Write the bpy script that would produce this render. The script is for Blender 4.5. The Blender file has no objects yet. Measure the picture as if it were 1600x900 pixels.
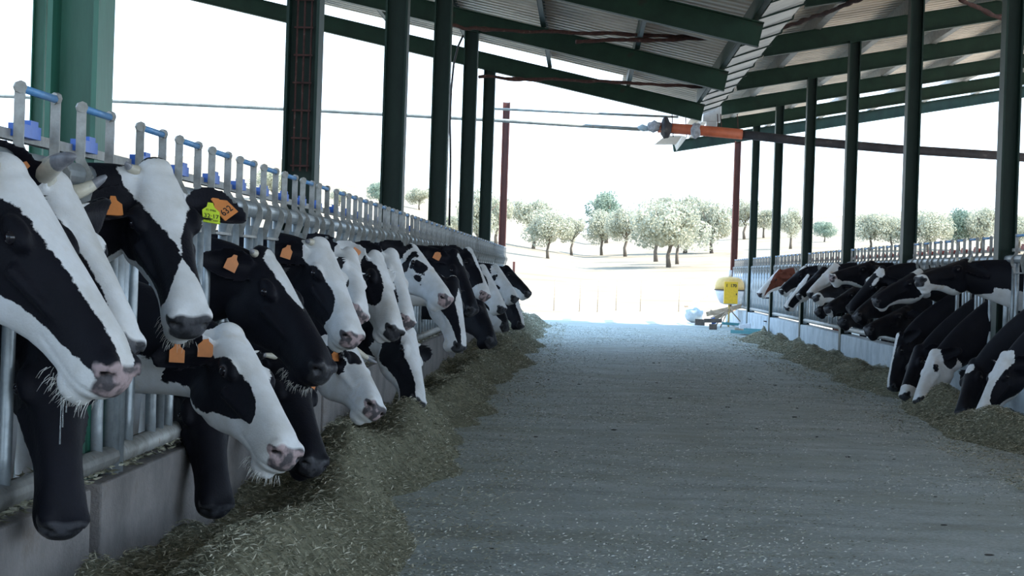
import bpy, bmesh, math, random
import numpy as np
from mathutils import Vector, Matrix, noise
random.seed(7); RNG = np.random.default_rng(7)
scn = bpy.context.scene
COL = scn.collection
PI = math.pi
EYE = 1.13; FOC = 2941.0
LX = -1.61      # left posts
FX = -1.475     # left headlocks, in front of the posts
RX = 3.69       # right feed line

# ---------------------------------------------------------------- camera
def cam_basis():
    d = Vector((111, 23, -FOC)).normalized()              # world +Y in camera space
    r = math.radians(1.9)
    u = Vector((math.sin(r), math.cos(r), 0)); u = (u - d * u.dot(d)).normalized()
    x = d.cross(u)
    return x, d, u
cx_, cy_, cz_ = cam_basis()
def ray(px, py):
    c = Vector((px - 800, 450 - py, -FOC))
    return Vector((c.dot(cx_), c.dot(cy_), c.dot(cz_)))
def atY(px, py, Y):
    r = ray(px, py); k = Y / r.y
    return Vector((r.x * k, Y, EYE + r.z * k))
def atX(px, py, X):
    r = ray(px, py); k = X / r.x
    return Vector((X, r.y * k, EYE + r.z * k))
def atZ(px, py, Z):
    r = ray(px, py); k = (Z - EYE) / r.z
    return Vector((r.x * k, r.y * k, Z))
cam = bpy.data.cameras.new('camera'); co = bpy.data.objects.new('camera', cam); COL.objects.link(co)
co.matrix_world = Matrix.Translation((0, 0, EYE)) @ Matrix(((cx_.x, cx_.y, cx_.z), (cy_.x, cy_.y, cy_.z), (cz_.x, cz_.y, cz_.z))).to_4x4()
cam.sensor_width = 36; cam.lens = FOC / 1600 * 36; cam.clip_end = 3000; cam.clip_start = .05
scn.camera = co

# ---------------------------------------------------------------- materials
def newmat(name):
    m = bpy.data.materials.new(name); m.use_nodes = True
    nt = m.node_tree; nt.nodes.clear()
    out = nt.nodes.new('ShaderNodeOutputMaterial'); b = nt.nodes.new('ShaderNodeBsdfPrincipled')
    nt.links.new(b.outputs[0], out.inputs[0])
    return m, nt, b
def N(nt, t, **kw):
    n = nt.nodes.new(t)
    for k, v in kw.items():
        if k in n.inputs: n.inputs[k].default_value = v
        else: setattr(n, k, v)
    return n
def ramp(nt, src, stops):
    r = nt.nodes.new('ShaderNodeValToRGB'); e = r.color_ramp.elements
    while len(e) < len(stops): e.new(.5)
    for i, (p, c) in enumerate(stops):
        e[i].position = p; e[i].color = (*c, 1) if len(c) == 3 else c
    nt.links.new(src, r.inputs[0]); return r
def mottled(name, c1, c2, c3=None, scale=8, rough=.6, metal=0, bump=.15, bscale=60, stretch=(1, 1, 1), spec=.5):
    m, nt, b = newmat(name)
    tc = N(nt, 'ShaderNodeTexCoord'); mp = N(nt, 'ShaderNodeMapping'); mp.inputs['Scale'].default_value = stretch
    nt.links.new(tc.outputs['Object'], mp.inputs[0])
    n1 = N(nt, 'ShaderNodeTexNoise', Scale=scale, Detail=6.0, Roughness=.65); nt.links.new(mp.outputs[0], n1.inputs['Vector'])
    st = [(.35, c1), (.62, c2)] + ([(.72, c3)] if c3 else [])
    r = ramp(nt, n1.outputs[0], st); nt.links.new(r.outputs[0], b.inputs['Base Color'])
    b.inputs['Roughness'].default_value = rough; b.inputs['Metallic'].default_value = metal
    b.inputs['Specular IOR Level'].default_value = spec
    if bump:
        n2 = N(nt, 'ShaderNodeTexNoise', Scale=bscale, Detail=4.0); nt.links.new(mp.outputs[0], n2.inputs['Vector'])
        bp = N(nt, 'ShaderNodeBump', Strength=bump, Distance=.01); nt.links.new(n2.outputs[0], bp.inputs['Height']); nt.links.new(bp.outputs[0], b.inputs['Normal'])
    return m
def plain(name, c, rough=.5, metal=0, spec=.5):
    return mottled(name, tuple(x * .85 for x in c), c, scale=20, rough=rough, metal=metal, bump=.05, spec=spec)

M = {}
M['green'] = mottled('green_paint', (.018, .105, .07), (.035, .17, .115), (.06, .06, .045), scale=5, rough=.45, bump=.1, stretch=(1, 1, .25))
M['backlitgreen'] = mottled('backlit_dark_green_paint', (.007, .020, .016), (.012, .034, .025), (.022, .018, .016), scale=5, spec=.25, rough=.5, bump=.1, stretch=(1, 1, .3))  # post green darkened to near black, backlight shade put into the colour
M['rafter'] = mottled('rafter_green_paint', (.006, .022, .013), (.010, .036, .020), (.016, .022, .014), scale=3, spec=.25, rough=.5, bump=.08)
M['rustpost'] = mottled('red_oxide_paint', (.07, .022, .018), (.12, .035, .025), (.05, .03, .03), scale=6, rough=.6, stretch=(1, 1, .3))
M['galv'] = mottled('galvanised_steel', (.24, .27, .285), (.42, .46, .485), (.28, .23, .19), scale=9, rough=.42, metal=.55, bump=.08)
M['galvdirty'] = mottled('weathered_galvanised_steel', (.23, .225, .205), (.38, .38, .365), (.20, .16, .12), scale=14, rough=.55, metal=.35, bump=.15)
M['pipe'] = mottled('grey_pipe', (.16, .18, .17), (.26, .28, .27), (.2, .16, .12), scale=5, rough=.6)
M['blackpipe'] = mottled('dusty_black_pipe', (.02, .018, .022), (.045, .04, .045), (.12, .11, .1), scale=4, rough=.7)
M['orangepipe'] = mottled('orange_pvc_pipe', (.42, .09, .035), (.58, .14, .06), (.30, .08, .05), scale=4, rough=.5)
M['blue'] = plain('blue_plastic', (.035, .14, .55), .4)
M['ltblue'] = plain('faded_blue_plastic', (.11, .30, .58), .45)
M['red'] = plain('red_plastic', (.32, .03, .02), .45)
M['orange'] = plain('orange_tag_plastic', (.72, .25, .07), .5)
M['yellowtag'] = plain('yellow_tag_plastic', (.62, .78, .05), .45)
M['ink'] = plain('black_ink', (.02, .02, .02), .6)
M['yellow'] = plain('yellow_plastic', (.82, .50, .03), .45)
M['cream'] = plain('cream_plastic', (.72, .48, .16), .45)
M['white'] = plain('white_plastic', (.75, .76, .8), .45)
M['wood'] = mottled('weathered_timber', (.30, .22, .15), (.48, .38, .28), scale=6, rough=.85, stretch=(1, 6, 6))
M['darkwood'] = mottled('dark_timber', (.07, .06, .055), (.15, .12, .1), scale=6, rough=.9)
M['teal'] = plain('teal_panel', (.08, .26, .28), .5)
M['bag'] = plain('pale_blue_bag', (.34, .42, .46), .6)
M['cloth'] = mottled('grey_cloth', (.22, .22, .24), (.42, .42, .45), scale=20, rough=.95)
M['eye'] = plain('eye_dark', (.012, .010, .014), .06)
M['horn'] = mottled('horn', (.42, .38, .30), (.62, .58, .48), (.20, .20, .20), scale=14, rough=.35, bump=.08)
M['horntip'] = mottled('horn_dark_tip', (.10, .10, .12), (.26, .26, .28), scale=16, rough=.3)
M['hair'] = plain('whisker_hair', (.75, .73, .68), .6)
M['rope'] = mottled('cobwebbed_rope', (.04, .018, .016), (.08, .035, .03), (.16, .14, .13), scale=18, rough=.95)
m_, nt_, b_ = newmat('wet_drool'); b_.inputs['Base Color'].default_value = (.9, .93, .95, 1); b_.inputs['Roughness'].default_value = .03; b_.inputs['Transmission Weight'].default_value = .85; b_.inputs['IOR'].default_value = 1.33; M['drool'] = m_
M['rubber'] = plain('black_rubber', (.015, .015, .017), .6)

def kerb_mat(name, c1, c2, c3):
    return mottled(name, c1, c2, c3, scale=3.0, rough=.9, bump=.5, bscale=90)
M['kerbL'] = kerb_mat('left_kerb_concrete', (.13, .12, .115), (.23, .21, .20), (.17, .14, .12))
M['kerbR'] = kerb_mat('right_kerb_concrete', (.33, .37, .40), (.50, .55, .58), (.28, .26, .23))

def floor_mat():
    m, nt, b = newmat('worn_concrete')
    tc = N(nt, 'ShaderNodeTexCoord')
    mp = N(nt, 'ShaderNodeMapping'); mp.inputs['Scale'].default_value = (.7, 1.1, 1); nt.links.new(tc.outputs['Object'], mp.inputs[0])
    n1 = N(nt, 'ShaderNodeTexNoise', Scale=2.2, Detail=9.0, Roughness=.75); nt.links.new(mp.outputs[0], n1.inputs['Vector'])
    r1 = ramp(nt, n1.outputs[0], [(.32, (.25, .275, .265)), (.5, (.39, .435, .44)), (.68, (.49, .535, .545))])
    n2 = N(nt, 'ShaderNodeTexNoise', Scale=45.0, Detail=5.0, Roughness=.8); nt.links.new(tc.outputs['Object'], n2.inputs['Vector'])
    r2 = ramp(nt, n2.outputs[0], [(.38, (.62, .60, .52)), (.6, (1.12, 1.12, 1.1))])
    mx = N(nt, 'ShaderNodeMixRGB', blend_type='MULTIPLY'); mx.inputs[0].default_value = .8
    nt.links.new(r1.outputs[0], mx.inputs[1]); nt.links.new(r2.outputs[0], mx.inputs[2])
    # dusting of chopped feed: greenish, in drifts across the alley
    n3 = N(nt, 'ShaderNodeTexNoise', Scale=.9, Detail=6.0, Roughness=.75)
    mp3 = N(nt, 'ShaderNodeMapping'); mp3.inputs['Scale'].default_value = (.6, 1.3, 1); nt.links.new(tc.outputs['Object'], mp3.inputs[0]); nt.links.new(mp3.outputs[0], n3.inputs['Vector'])
    r3 = ramp(nt, n3.outputs[0], [(.45, (0, 0, 0)), (.68, (.75, .75, .75))])
    mx3 = N(nt, 'ShaderNodeMixRGB'); nt.links.new(r3.outputs[0], mx3.inputs[0]); nt.links.new(mx.outputs[0], mx3.inputs[1]); mx3.inputs[2].default_value = (.27, .285, .23, 1)
    nt.links.new(mx3.outputs[0], b.inputs['Base Color'])
    b.inputs['Roughness'].default_value = .8; b.inputs['Specular IOR Level'].default_value = .35
    bp = N(nt, 'ShaderNodeBump', Strength=.5, Distance=.012); nt.links.new(n2.outputs[0], bp.inputs['Height']); nt.links.new(bp.outputs[0], b.inputs['Normal'])
    return m
M['floor'] = floor_mat()
M['roof'] = mottled('galvanised_roof_sheet', (.56, .485, .41), (.78, .69, .59), (.60, .51, .42), scale=1.2, rough=.6, metal=0, bump=0)
M['gutter'] = mottled('gutter_zinc', (.38, .38, .38), (.58, .58, .57), (.32, .28, .24), scale=2.5, rough=.4, metal=.5, bump=.1)
M['field'] = mottled('dry_grass_field', (.22, .185, .135), (.31, .275, .215), (.20, .18, .12), scale=.16, rough=1, bump=0, spec=.1)
M['yard'] = mottled('pale_yard', (.46, .42, .37), (.58, .54, .48), scale=.4, rough=1, bump=0, spec=.1)
M['bark'] = mottled('bark', (.09, .075, .06), (.17, .14, .11), scale=3, rough=1)
def leafmat(name, c1, c2):
    m, nt, b = newmat(name)
    tc = N(nt, 'ShaderNodeTexCoord')
    n1 = N(nt, 'ShaderNodeTexNoise', Scale=1.6, Detail=4.0); nt.links.new(tc.outputs['Object'], n1.inputs['Vector'])
    r = ramp(nt, n1.outputs[0], [(.35, c1), (.65, c2)]); nt.links.new(r.outputs[0], b.inputs['Base Color'])
    b.inputs['Roughness'].default_value = .8; b.inputs['Specular IOR Level'].default_value = .2
    tr = N(nt, 'ShaderNodeBsdfTranslucent'); nt.links.new(r.outputs[0], tr.inputs[0])
    ms = N(nt, 'ShaderNodeMixShader'); ms.inputs[0].default_value = .35
    out = [n for n in nt.nodes if n.type == 'OUTPUT_MATERIAL'][0]
    nt.links.new(b.outputs[0], ms.inputs[1]); nt.links.new(tr.outputs[0], ms.inputs[2]); nt.links.new(ms.outputs[0], out.inputs[0])
    return m
M['leaf'] = leafmat('oak_leaves', (.36, .37, .28), (.52, .52, .41))
M['darkleaf'] = leafmat('dark_oak_leaves', (.20, .27, .22), (.32, .39, .30))
def strandmat(name, cols):
    m, nt, b = newmat(name)
    g = N(nt, 'ShaderNodeNewGeometry')
    r = ramp(nt, g.outputs['Random Per Island'], cols); nt.links.new(r.outputs[0], b.inputs['Base Color'])
    b.inputs['Roughness'].default_value = .75; b.inputs['Specular IOR Level'].default_value = .25
    return m
M['haystrand'] = strandmat('chopped_hay', [(0, (.17, .165, .115)), (.45, (.31, .30, .215)), (.8, (.47, .45, .34)), (1, (.80, .77, .64))])
M['hay'] = mottled('hay_mass', (.12, .115, .08), (.26, .25, .175), (.34, .32, .23), scale=28, rough=1, bump=1.0, bscale=160, spec=.1)
M['straw'] = strandmat('straw_bits', [(0, (.10, .10, .07)), (.12, (.22, .23, .18)), (.45, (.45, .46, .38)), (.8, (.75, .77, .72)), (1, (.85, .87, .85))])
M['clod'] = plain('dark_clod', (.045, .04, .035), .95)

def coat_mat(name, dark, noseA, noseB):
    m, nt, b = newmat(name)
    tc = N(nt, 'ShaderNodeTexCoord')
    at = N(nt, 'ShaderNodeAttribute', attribute_name='coat')
    ns = N(nt, 'ShaderNodeAttribute', attribute_name='nose')
    n1 = N(nt, 'ShaderNodeTexNoise', Scale=34.0, Detail=5.0, Roughness=.7); nt.links.new(tc.outputs['Object'], n1.inputs['Vector'])
    a1 = N(nt, 'ShaderNodeMath', operation='MULTIPLY_ADD'); nt.links.new(n1.outputs[0], a1.inputs[0]); a1.inputs[1].default_value = .030; a1.inputs[2].default_value = -.015
    a2 = N(nt, 'ShaderNodeMath', operation='ADD'); nt.links.new(at.outputs['Fac'], a2.inputs[0]); nt.links.new(a1.outputs[0], a2.inputs[1])
    mr = N(nt, 'ShaderNodeMapRange'); nt.links.new(a2.outputs[0], mr.inputs[0]); mr.inputs[1].default_value = -.0018; mr.inputs[2].default_value = .0018
    n2 = N(nt, 'ShaderNodeTexNoise', Scale=6.0, Detail=5.0, Roughness=.6); nt.links.new(tc.outputs['Object'], n2.inputs['Vector'])
    w = ramp(nt, n2.outputs[0], [(.3, (.60, .58, .55)), (.6, (.78, .78, .79)), (.75, (.66, .60, .52))])
    d = ramp(nt, n2.outputs[0], [(.3, dark), (.7, tuple(x * 1.8 for x in dark))])
    mx = N(nt, 'ShaderNodeMixRGB'); nt.links.new(mr.outputs[0], mx.inputs[0]); nt.links.new(d.outputs[0], mx.inputs[1]); nt.links.new(w.outputs[0], mx.inputs[2])
    n3 = N(nt, 'ShaderNodeTexNoise', Scale=22.0, Detail=2.0); nt.links.new(tc.outputs['Object'], n3.inputs['Vector'])
    nc = ramp(nt, n3.outputs[0], [(.46, noseA), (.58, noseB)])
    m2 = N(nt, 'ShaderNodeMapRange'); nt.links.new(ns.outputs['Fac'], m2.inputs[0]); m2.inputs[1].default_value = -.004; m2.inputs[2].default_value = .004
    mx2 = N(nt, 'ShaderNodeMixRGB'); nt.links.new(m2.outputs[0], mx2.inputs[0]); nt.links.new(mx.outputs[0], mx2.inputs[1]); nt.links.new(nc.outputs[0], mx2.inputs[2])
    m4 = N(nt, 'ShaderNodeMapRange'); nt.links.new(ns.outputs['Fac'], m4.inputs[0]); m4.inputs[1].default_value = .030; m4.inputs[2].default_value = .040
    mx4 = N(nt, 'ShaderNodeMixRGB'); nt.links.new(m4.outputs[0], mx4.inputs[0]); nt.links.new(mx2.outputs[0], mx4.inputs[1]); mx4.inputs[2].default_value = (.012, .009, .010, 1)  # shade inside the nostrils painted as near-black colour
    nt.links.new(mx4.outputs[0], b.inputs['Base Color'])
    rg = N(nt, 'ShaderNodeMapRange'); nt.links.new(ns.outputs['Fac'], rg.inputs[0]); rg.inputs[1].default_value = -.004; rg.inputs[2].default_value = .004; rg.inputs[3].default_value = .62; rg.inputs[4].default_value = .35
    nt.links.new(rg.outputs[0], b.inputs['Roughness']); b.inputs['Specular IOR Level'].default_value = .16
    b.inputs['Sheen Weight'].default_value = .02; b.inputs['Sheen Roughness'].default_value = .4
    n4 = N(nt, 'ShaderNodeTexNoise', Scale=150.0, Detail=3.0); nt.links.new(tc.outputs['Object'], n4.inputs['Vector'])
    n5 = N(nt, 'ShaderNodeTexNoise', Scale=16.0, Detail=3.0); nt.links.new(tc.outputs['Object'], n5.inputs['Vector'])
    ad = N(nt, 'ShaderNodeMath', operation='MULTIPLY_ADD'); nt.links.new(n5.outputs[0], ad.inputs[0]); ad.inputs[1].default_value = 2.5; nt.links.new(n4.outputs[0], ad.inputs[2])
    bp = N(nt, 'ShaderNodeBump', Strength=.35, Distance=.004); nt.links.new(ad.outputs[0], bp.inputs['Height']); nt.links.new(bp.outputs[0], b.inputs['Normal'])
    return m
BLK = (.0045, .0045, .0075)
M['coat'] = coat_mat('holstein_coat', BLK, (.028, .028, .032), (.07, .07, .078))
M['coatpink'] = coat_mat('holstein_coat_pink_nose', BLK, (.085, .075, .08), (.40, .30, .30))
M['coatbrown'] = coat_mat('red_holstein_coat', (.095, .028, .016), (.05, .045, .05), (.25, .18, .18))

# ---------------------------------------------------------------- mesh helpers
class MB:
    def __init__(s): s.v = []; s.f = []; s.m = []; s.k = 0
    def add(s, vs, fs, mi=0):
        b = s.k; s.v.append(np.asarray(vs, float).reshape(-1, 3)); s.k += len(s.v[-1])
        s.f += [tuple(i + b for i in f) for f in fs]; s.m += [mi] * len(fs)
    def box(s, c, d, R=None, mi=0):
        c = np.array(c, float); h = np.array(d, float) / 2
        p = np.array([(x, y, z) for x in (-1, 1) for y in (-1, 1) for z in (-1, 1)]) * h
        if R is not None: p = p @ np.array(R).T
        s.add(p + c, [(0, 1, 3, 2), (4, 6, 7, 5), (0, 4, 5, 1), (2, 3, 7, 6), (0, 2, 6, 4), (1, 5, 7, 3)], mi)
    def bar(s, a, b, w, h, up=(0, 0, 1), mi=0):
        a = np.array(a, float); b = np.array(b, float); d = b - a; L = np.linalg.norm(d); d /= L
        u = np.array(up, float); u -= d * (u @ d); n = np.linalg.norm(u)
        if n < 1e-6: u = np.array((1., 0, 0)); u -= d * (u @ d); n = np.linalg.norm(u)
        u /= n; r = np.cross(d, u)
        s.box((a + b) / 2, (L, w, h), np.stack([d, r, u], 1), mi)
    def tube(s, pts, r, n=10, mi=0, caps=True):
        pts = np.array([tuple(p) for p in pts], float); k = len(pts)
        rr = np.full(k, r) if np.isscalar(r) else np.array(r, float)
        t = np.gradient(pts, axis=0); t /= np.linalg.norm(t, axis=1)[:, None]
        u = np.array((0, 0, 1.)) if abs(t[0][2]) < .9 else np.array((1., 0, 0))
        V = []
        for i in range(k):
            u = u - t[i] * (u @ t[i]); u /= np.linalg.norm(u); w = np.cross(t[i], u)
            a = np.linspace(0, 2 * PI, n, endpoint=False)
            V.append(pts[i] + rr[i] * (np.cos(a)[:, None] * u + np.sin(a)[:, None] * w))
        F = [(i * n + j, i * n + (j + 1) % n, (i + 1) * n + (j + 1) % n, (i + 1) * n + j) for i in range(k - 1) for j in range(n)]
        if caps: F += [tuple(range(n))[::-1], tuple((k - 1) * n + j for j in range(n))]
        s.add(np.concatenate(V), F, mi)
    def ell(s, c, r, R=None, n=12, m=8, mi=0):
        V = [(0, 0, 1)]
        for i in range(1, m):
            for j in range(n): a = PI * i / m; b = 2 * PI * j / n; V.append((math.sin(a) * math.cos(b), math.sin(a) * math.sin(b), math.cos(a)))
        V.append((0, 0, -1)); V = np.array(V) * np.array(r)
        if R is not None: V = V @ np.array(R).T
        F = [(0, 1 + j, 1 + (j + 1) % n) for j in range(n)]
        F += [(1 + i * n + j, 1 + (i + 1) * n + j, 1 + (i + 1) * n + (j + 1) % n, 1 + i * n + (j + 1) % n) for i in range(m - 2) for j in range(n)]
        e = 1 + (m - 1) * n; F += [(e, 1 + (m - 2) * n + (j + 1) % n, 1 + (m - 2) * n + j) for j in range(n)]
        s.add(V + np.array(c, float), F, mi)
    def rings(s, rings, mi=0):
        k = len(rings); n = len(rings[0])
        F = [(i * n + j, i * n + (j + 1) % n, (i + 1) * n + (j + 1) % n, (i + 1) * n + j) for i in range(k - 1) for j in range(n)]
        F += [tuple(range(n))[::-1], tuple((k - 1) * n + j for j in range(n))]
        s.add(np.concatenate(rings), F, mi)
    def mesh(s, name, mats, smooth=False, off=(0, 0, 0)):
        me = bpy.data.meshes.new(name)
        V = np.concatenate(s.v) - np.array(off, float)
        me.from_pydata(V.tolist(), [], s.f)
        for m in (mats if isinstance(mats, (list, tuple)) else [mats]): me.materials.append(M[m])
        if any(s.m): me.polygons.foreach_set('material_index', s.m)
        if smooth: me.polygons.foreach_set('use_smooth', [True] * len(me.polygons))
        me.update(); return me
    def obj(s, name, mats, parent=None, smooth=False, off=(0, 0, 0), bevel=0):
        o = bpy.data.objects.new(name, s.mesh(name, mats, smooth, off)); COL.objects.link(o)
        if parent is not None: o.parent = parent
        else: o.location = off
        if bevel:
            b = o.modifiers.new('bevel', 'BEVEL'); b.width = bevel; b.segments = 2; b.limit_method = 'ANGLE'
        return o
def tag(o, label=None, cat=None, group=None, kind=None):
    if label: o['label'] = label
    if cat: o['category'] = cat
    if group: o['group'] = group
    if kind: o['kind'] = kind
    return o
def empty(name, loc, label, cat, group=None):
    o = bpy.data.objects.new(name, None); o.empty_display_size = .1; COL.objects.link(o); o.location = loc
    return tag(o, label, cat, group)
ORD = ['first', 'second', 'third', 'fourth', 'fifth', 'sixth', 'seventh', 'eighth', 'ninth', 'tenth']

# ================================================================= COWS
HS = [  # t, ztop, zbot, halfwidth, taper, exponent
    (-.045, -.045, -.13, .035, .1), (-.03, -.012, -.18, .062, .15), (.0, .012, -.215, .080, .25), (.04, .016, -.245, .092, .32), (.09, .012, -.265, .102, .38),
    (.14, .008, -.275, .108, .42), (.19, .004, -.270, .104, .45), (.24, .002, -.250, .092, .45), (.29, .002, -.222, .080, .42), (.34, .000, -.200, .071, .36),
    (.39, -.003, -.186, .066, .28), (.44, -.006, -.178, .066, .2), (.48, -.010, -.176, .071, .16), (.510, -.018, -.172, .075, .15), (.535, -.027, -.163, .071, .12),
    (.556, -.040, -.148, .060, .1), (.572, -.058, -.128, .042, .05), (.581, -.075, -.108, .020, 0)]
def sgnpow(a, p): return np.sign(a) * np.abs(a) ** p
def head_rings(n=36):
    th = np.linspace(0, 2 * PI, n, endpoint=False); out = []
    for t, zt, zb, w, tp in HS:
        zc = (zt + zb) / 2; hz = (zt - zb) / 2
        c = np.cos(th); s_ = np.sin(th)
        z = zc + hz * sgnpow(c, .82); y = w * sgnpow(s_, .80) * (1 - tp * ((1 - c) / 2) ** 1.2)
        out.append(np.stack([np.full(n, t), y, z], 1))
    return out
def ear_pts(side, back=.45, droop=-.55, bt=.045, scale=1.0, thick=.013, cup=1.0, face=(.5, .55, .45)):
    """leaf shaped cupped ear, head coordinates"""
    base = np.array((bt, side * .070, -.055)); d = np.array((-back, side * 1.0, droop)); d /= np.linalg.norm(d)
    f = np.array((face[0], side * face[1], face[2])); f -= d * (f @ d); f /= np.linalg.norm(f)      # the cup opens this way
    w = np.cross(d, f)
    L = .215 * scale; R = []
    for u in np.linspace(-.1, 1, 14):
        uu = max(u, 0); wid = scale * .066 * (math.sin(PI * min(1, uu ** .8 * .86 + .09)) ** .65)
        if u < .12: wid = max(wid, .030)
        ring = []
        for a in np.linspace(0, 2 * PI, 16, endpoint=False):
            x = math.copysign(abs(math.cos(a)) ** .9, math.cos(a)) * wid; tz = math.copysign(abs(math.sin(a)) ** .6, math.sin(a)) * thick
            cu = cup * (x * x) / .066 - .012 * math.sin(PI * min(1, max(0, u)))
            ring.append(base + d * (u * L) + w * x + f * (tz + cu))
        R.append(np.array(ring))
    return R, (base, d, f, w, L)

def bez(p0, p1, p2, p3, t):
    return (1 - t) ** 3 * p0 + 3 * (1 - t) ** 2 * t * p1 + 3 * (1 - t) * t * t * p2 + t ** 3 * p3

PENDING = []; QUEUE = []
def cow(*a, **k): QUEUE.append([a, k])
def build_cow(label, side, poll, nose, Y, w, pat, stall, voxel, s=1.0, flag=-1, mat='coat', horns=(), tags=(), ears=None, L=.575, shz=None, whisk=False, bodyY=0.):
    """side +1: stands on the left and faces +X; -1: stands on the right and faces -X."""
    if shz is None: shz = .99 if side > 0 else 1.08
    P = np.array(atY(*poll, Y)); Lr = L * s
    r = np.array(ray(*nose)); r = r / r[1]
    C = np.array((0, 0, EYE)); q = P - C
    A = r @ r; B = -2 * (r @ q); Cc = q @ q - Lr * Lr; disc = B * B - 4 * A * Cc
    k = (-B / (2 * A)) if disc < 0 else (-B + flag * math.sqrt(disc)) / (2 * A)
    Nn = C + r * k
    a = Nn - P; Lr2 = np.linalg.norm(a); a /= Lr2
    if disc < 0: s = Lr2 / L
    # nose target is the muzzle front, slightly under the dorsal line
    n = np.array(w, float); n -= a * (n @ a); n /= np.linalg.norm(n)
    tilt = .09; a2 = a * math.cos(tilt) + n * math.sin(tilt); n2 = n * math.cos(tilt) - a * math.sin(tilt); a, n = a2, n2
    l = np.cross(n, a)                                         # lateral (+y)
    R = np.stack([a, l, n], 1) * s
    toW = lambda p: np.asarray(p) @ R.T + P
    fx = np.array((side, 0, 0.)); fence = LX if side > 0 else RX
    shc = np.array((fence - side * .64, bodyY, shz))
    base = np.array((shc[0] - side * .75, bodyY, 0.))
    mb = MB()
    mb.rings([toW(x) for x in head_rings()])
    for sy in (-1, 1):
        mb.ell(toW((.172, sy * .088, -.038)), (.055 * s, .024 * s, .030 * s), R / s)
        mb.tube([toW((.22, sy * .082, -.10)), toW((.32, sy * .066, -.095)), toW((.40, sy * .052, -.09))], [.022 * s, .014 * s, .008 * s], 8)
        mb.ell(toW((.535, sy * .042, -.058)), (.034 * s, .030 * s, .034 * s), R / s)
        mb.ell(toW((.13, sy * .055, -.19)), (.085 * s, .035 * s, .070 * s), R / s)
    mb.ell(toW((-.012, 0, -.012)), (.05 * s, .058 * s, .034 * s), R / s)
    mb.ell(toW((.50, 0, -.172)), (.05 * s, .046 * s, .030 * s), R / s)
    ekw = ears or {}
    th = max(.0085, voxel * .95)
    frames = {}
    for sy in (-1, 1):
        rg, fr = ear_pts(sy, thick=th, **ekw); frames[sy] = fr
        mb.rings([toW(x) for x in rg])
    # neck
    p0 = toW((.075, 0, -.125)); back = -(a * .75) - n * .35
    up = np.array((0, 0, 1.))
    p3 = shc + fx * .02; mid = np.array((fence, stall, p0[2] * .5 + shc[2] * .5 - .05))
    p1 = p0 - a * .20 + (mid - p0) * .25; p2 = mid * .5 + p3 * .5 + np.array((side * .12, 0, .0))
    rr = []; K = 16
    for i in range(K + 1):
        t = i / K; c = bez(p0, p1, p2, p3, t); dt = bez(p0, p1, p2, p3, min(1, t + .02)) - bez(p0, p1, p2, p3, max(0, t - .02)); dt /= np.linalg.norm(dt)
        nn = n * (1 - t) ** 2 + up * (.15 + 1.2 * t); nn -= dt * (nn @ dt); nn /= np.linalg.norm(nn); ll = np.cross(nn, dt)
        rv = .115 * s * (1 - t) + .28 * t + .015 * math.sin(PI * t); rl = .082 * s * (1 - t) + .19 * t ** 1.3 + .012 * math.sin(PI * t)
        c = c - nn * .02 * t
        an = np.linspace(0, 2 * PI, 30, endpoint=False)
        rr.append(c + np.cos(an)[:, None] * nn * rv + np.sin(an)[:, None] * ll * rl)
    mb.rings(rr)
    # trunk
    TR = [(.10, 1.22, .90, .10), (.03, 1.34, .76, .17), (-.12, 1.42, .69, .225), (-.35, 1.42, .66, .25), (-.6, 1.39, .62, .265), (-.9, 1.38, .60, .27), (-1.15, 1.40, .66, .265), (-1.4, 1.42, .80, .235), (-1.55, 1.36, .92, .17), (-1.62, 1.26, 1.02, .09)]
    rr = []
    for x, zt, zb, hw in TR:
        an = np.linspace(0, 2 * PI, 30, endpoint=False); zc = (zt + zb) / 2; hz = (zt - zb) / 2
        rr.append(np.stack([np.full(30, shc[0] + side * x), bodyY + hw * sgnpow(np.sin(an), .9), zc + (shz - 1.08) + hz * sgnpow(np.cos(an), .9)], 1))
    mb.rings(rr)
    for sy in (-1, 1):
        y = bodyY + sy * .13; X0 = shc[0]
        mb.tube([(X0 - side * .1, y, 1.0), (X0 - side * .08, y, .78), (X0 - side * .04, y, .52), (X0 - side * .06, y, .46), (X0 - side * .06, y, .22), (X0 - side * .05, y, .12), (X0 - side * .02, y, .05), (X0 - side * .0, y, .002)], [.11, .085, .052, .050, .036, .042, .045, .055], 12)
        X1 = X0 - side * 1.35; y = bodyY + sy * .15
        mb.tube([(X1 - side * .02, y, 1.12), (X1 + side * .08, y, .84), (X1 - side * .06, y, .60), (X1 - side * .13, y, .50), (X1 - side * .09, y, .25), (X1 - side * .08, y, .12), (X1 - side * .04, y, .05), (X1 - side * .02, y, .002)], [.19, .13, .075, .052, .038, .043, .045, .055], 12)
    mb.ell((shc[0] - side * 1.12, bodyY, .62), (.17, .13, .12))
    me = mb.mesh('cow_body', mat, True, base)
    tmp = bpy.data.objects.new('tmp', me); COL.objects.link(tmp)
    rm = tmp.modifiers.new('r', 'REMESH'); rm.mode = 'VOXEL'; rm.voxel_size = voxel; rm.use_smooth_shade = True
    sm = tmp.modifiers.new('s', 'SMOOTH'); sm.factor = .5; sm.iterations = 5 if voxel < .011 else 3
    PENDING.append(dict(tmp=tmp, label=label, base=base, R=R / s, s=s, P=P, pat=pat, mat=mat, side=side, stall=bodyY, shc=shc, toW=toW, horns=horns, tags=tags, frames=frames, voxel=voxel, whisk=whisk, n=n, a=a, l=l))

def interp(tab, t):
    return np.interp(t, [x for x, _ in tab], [y for _, y in tab])

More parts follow.
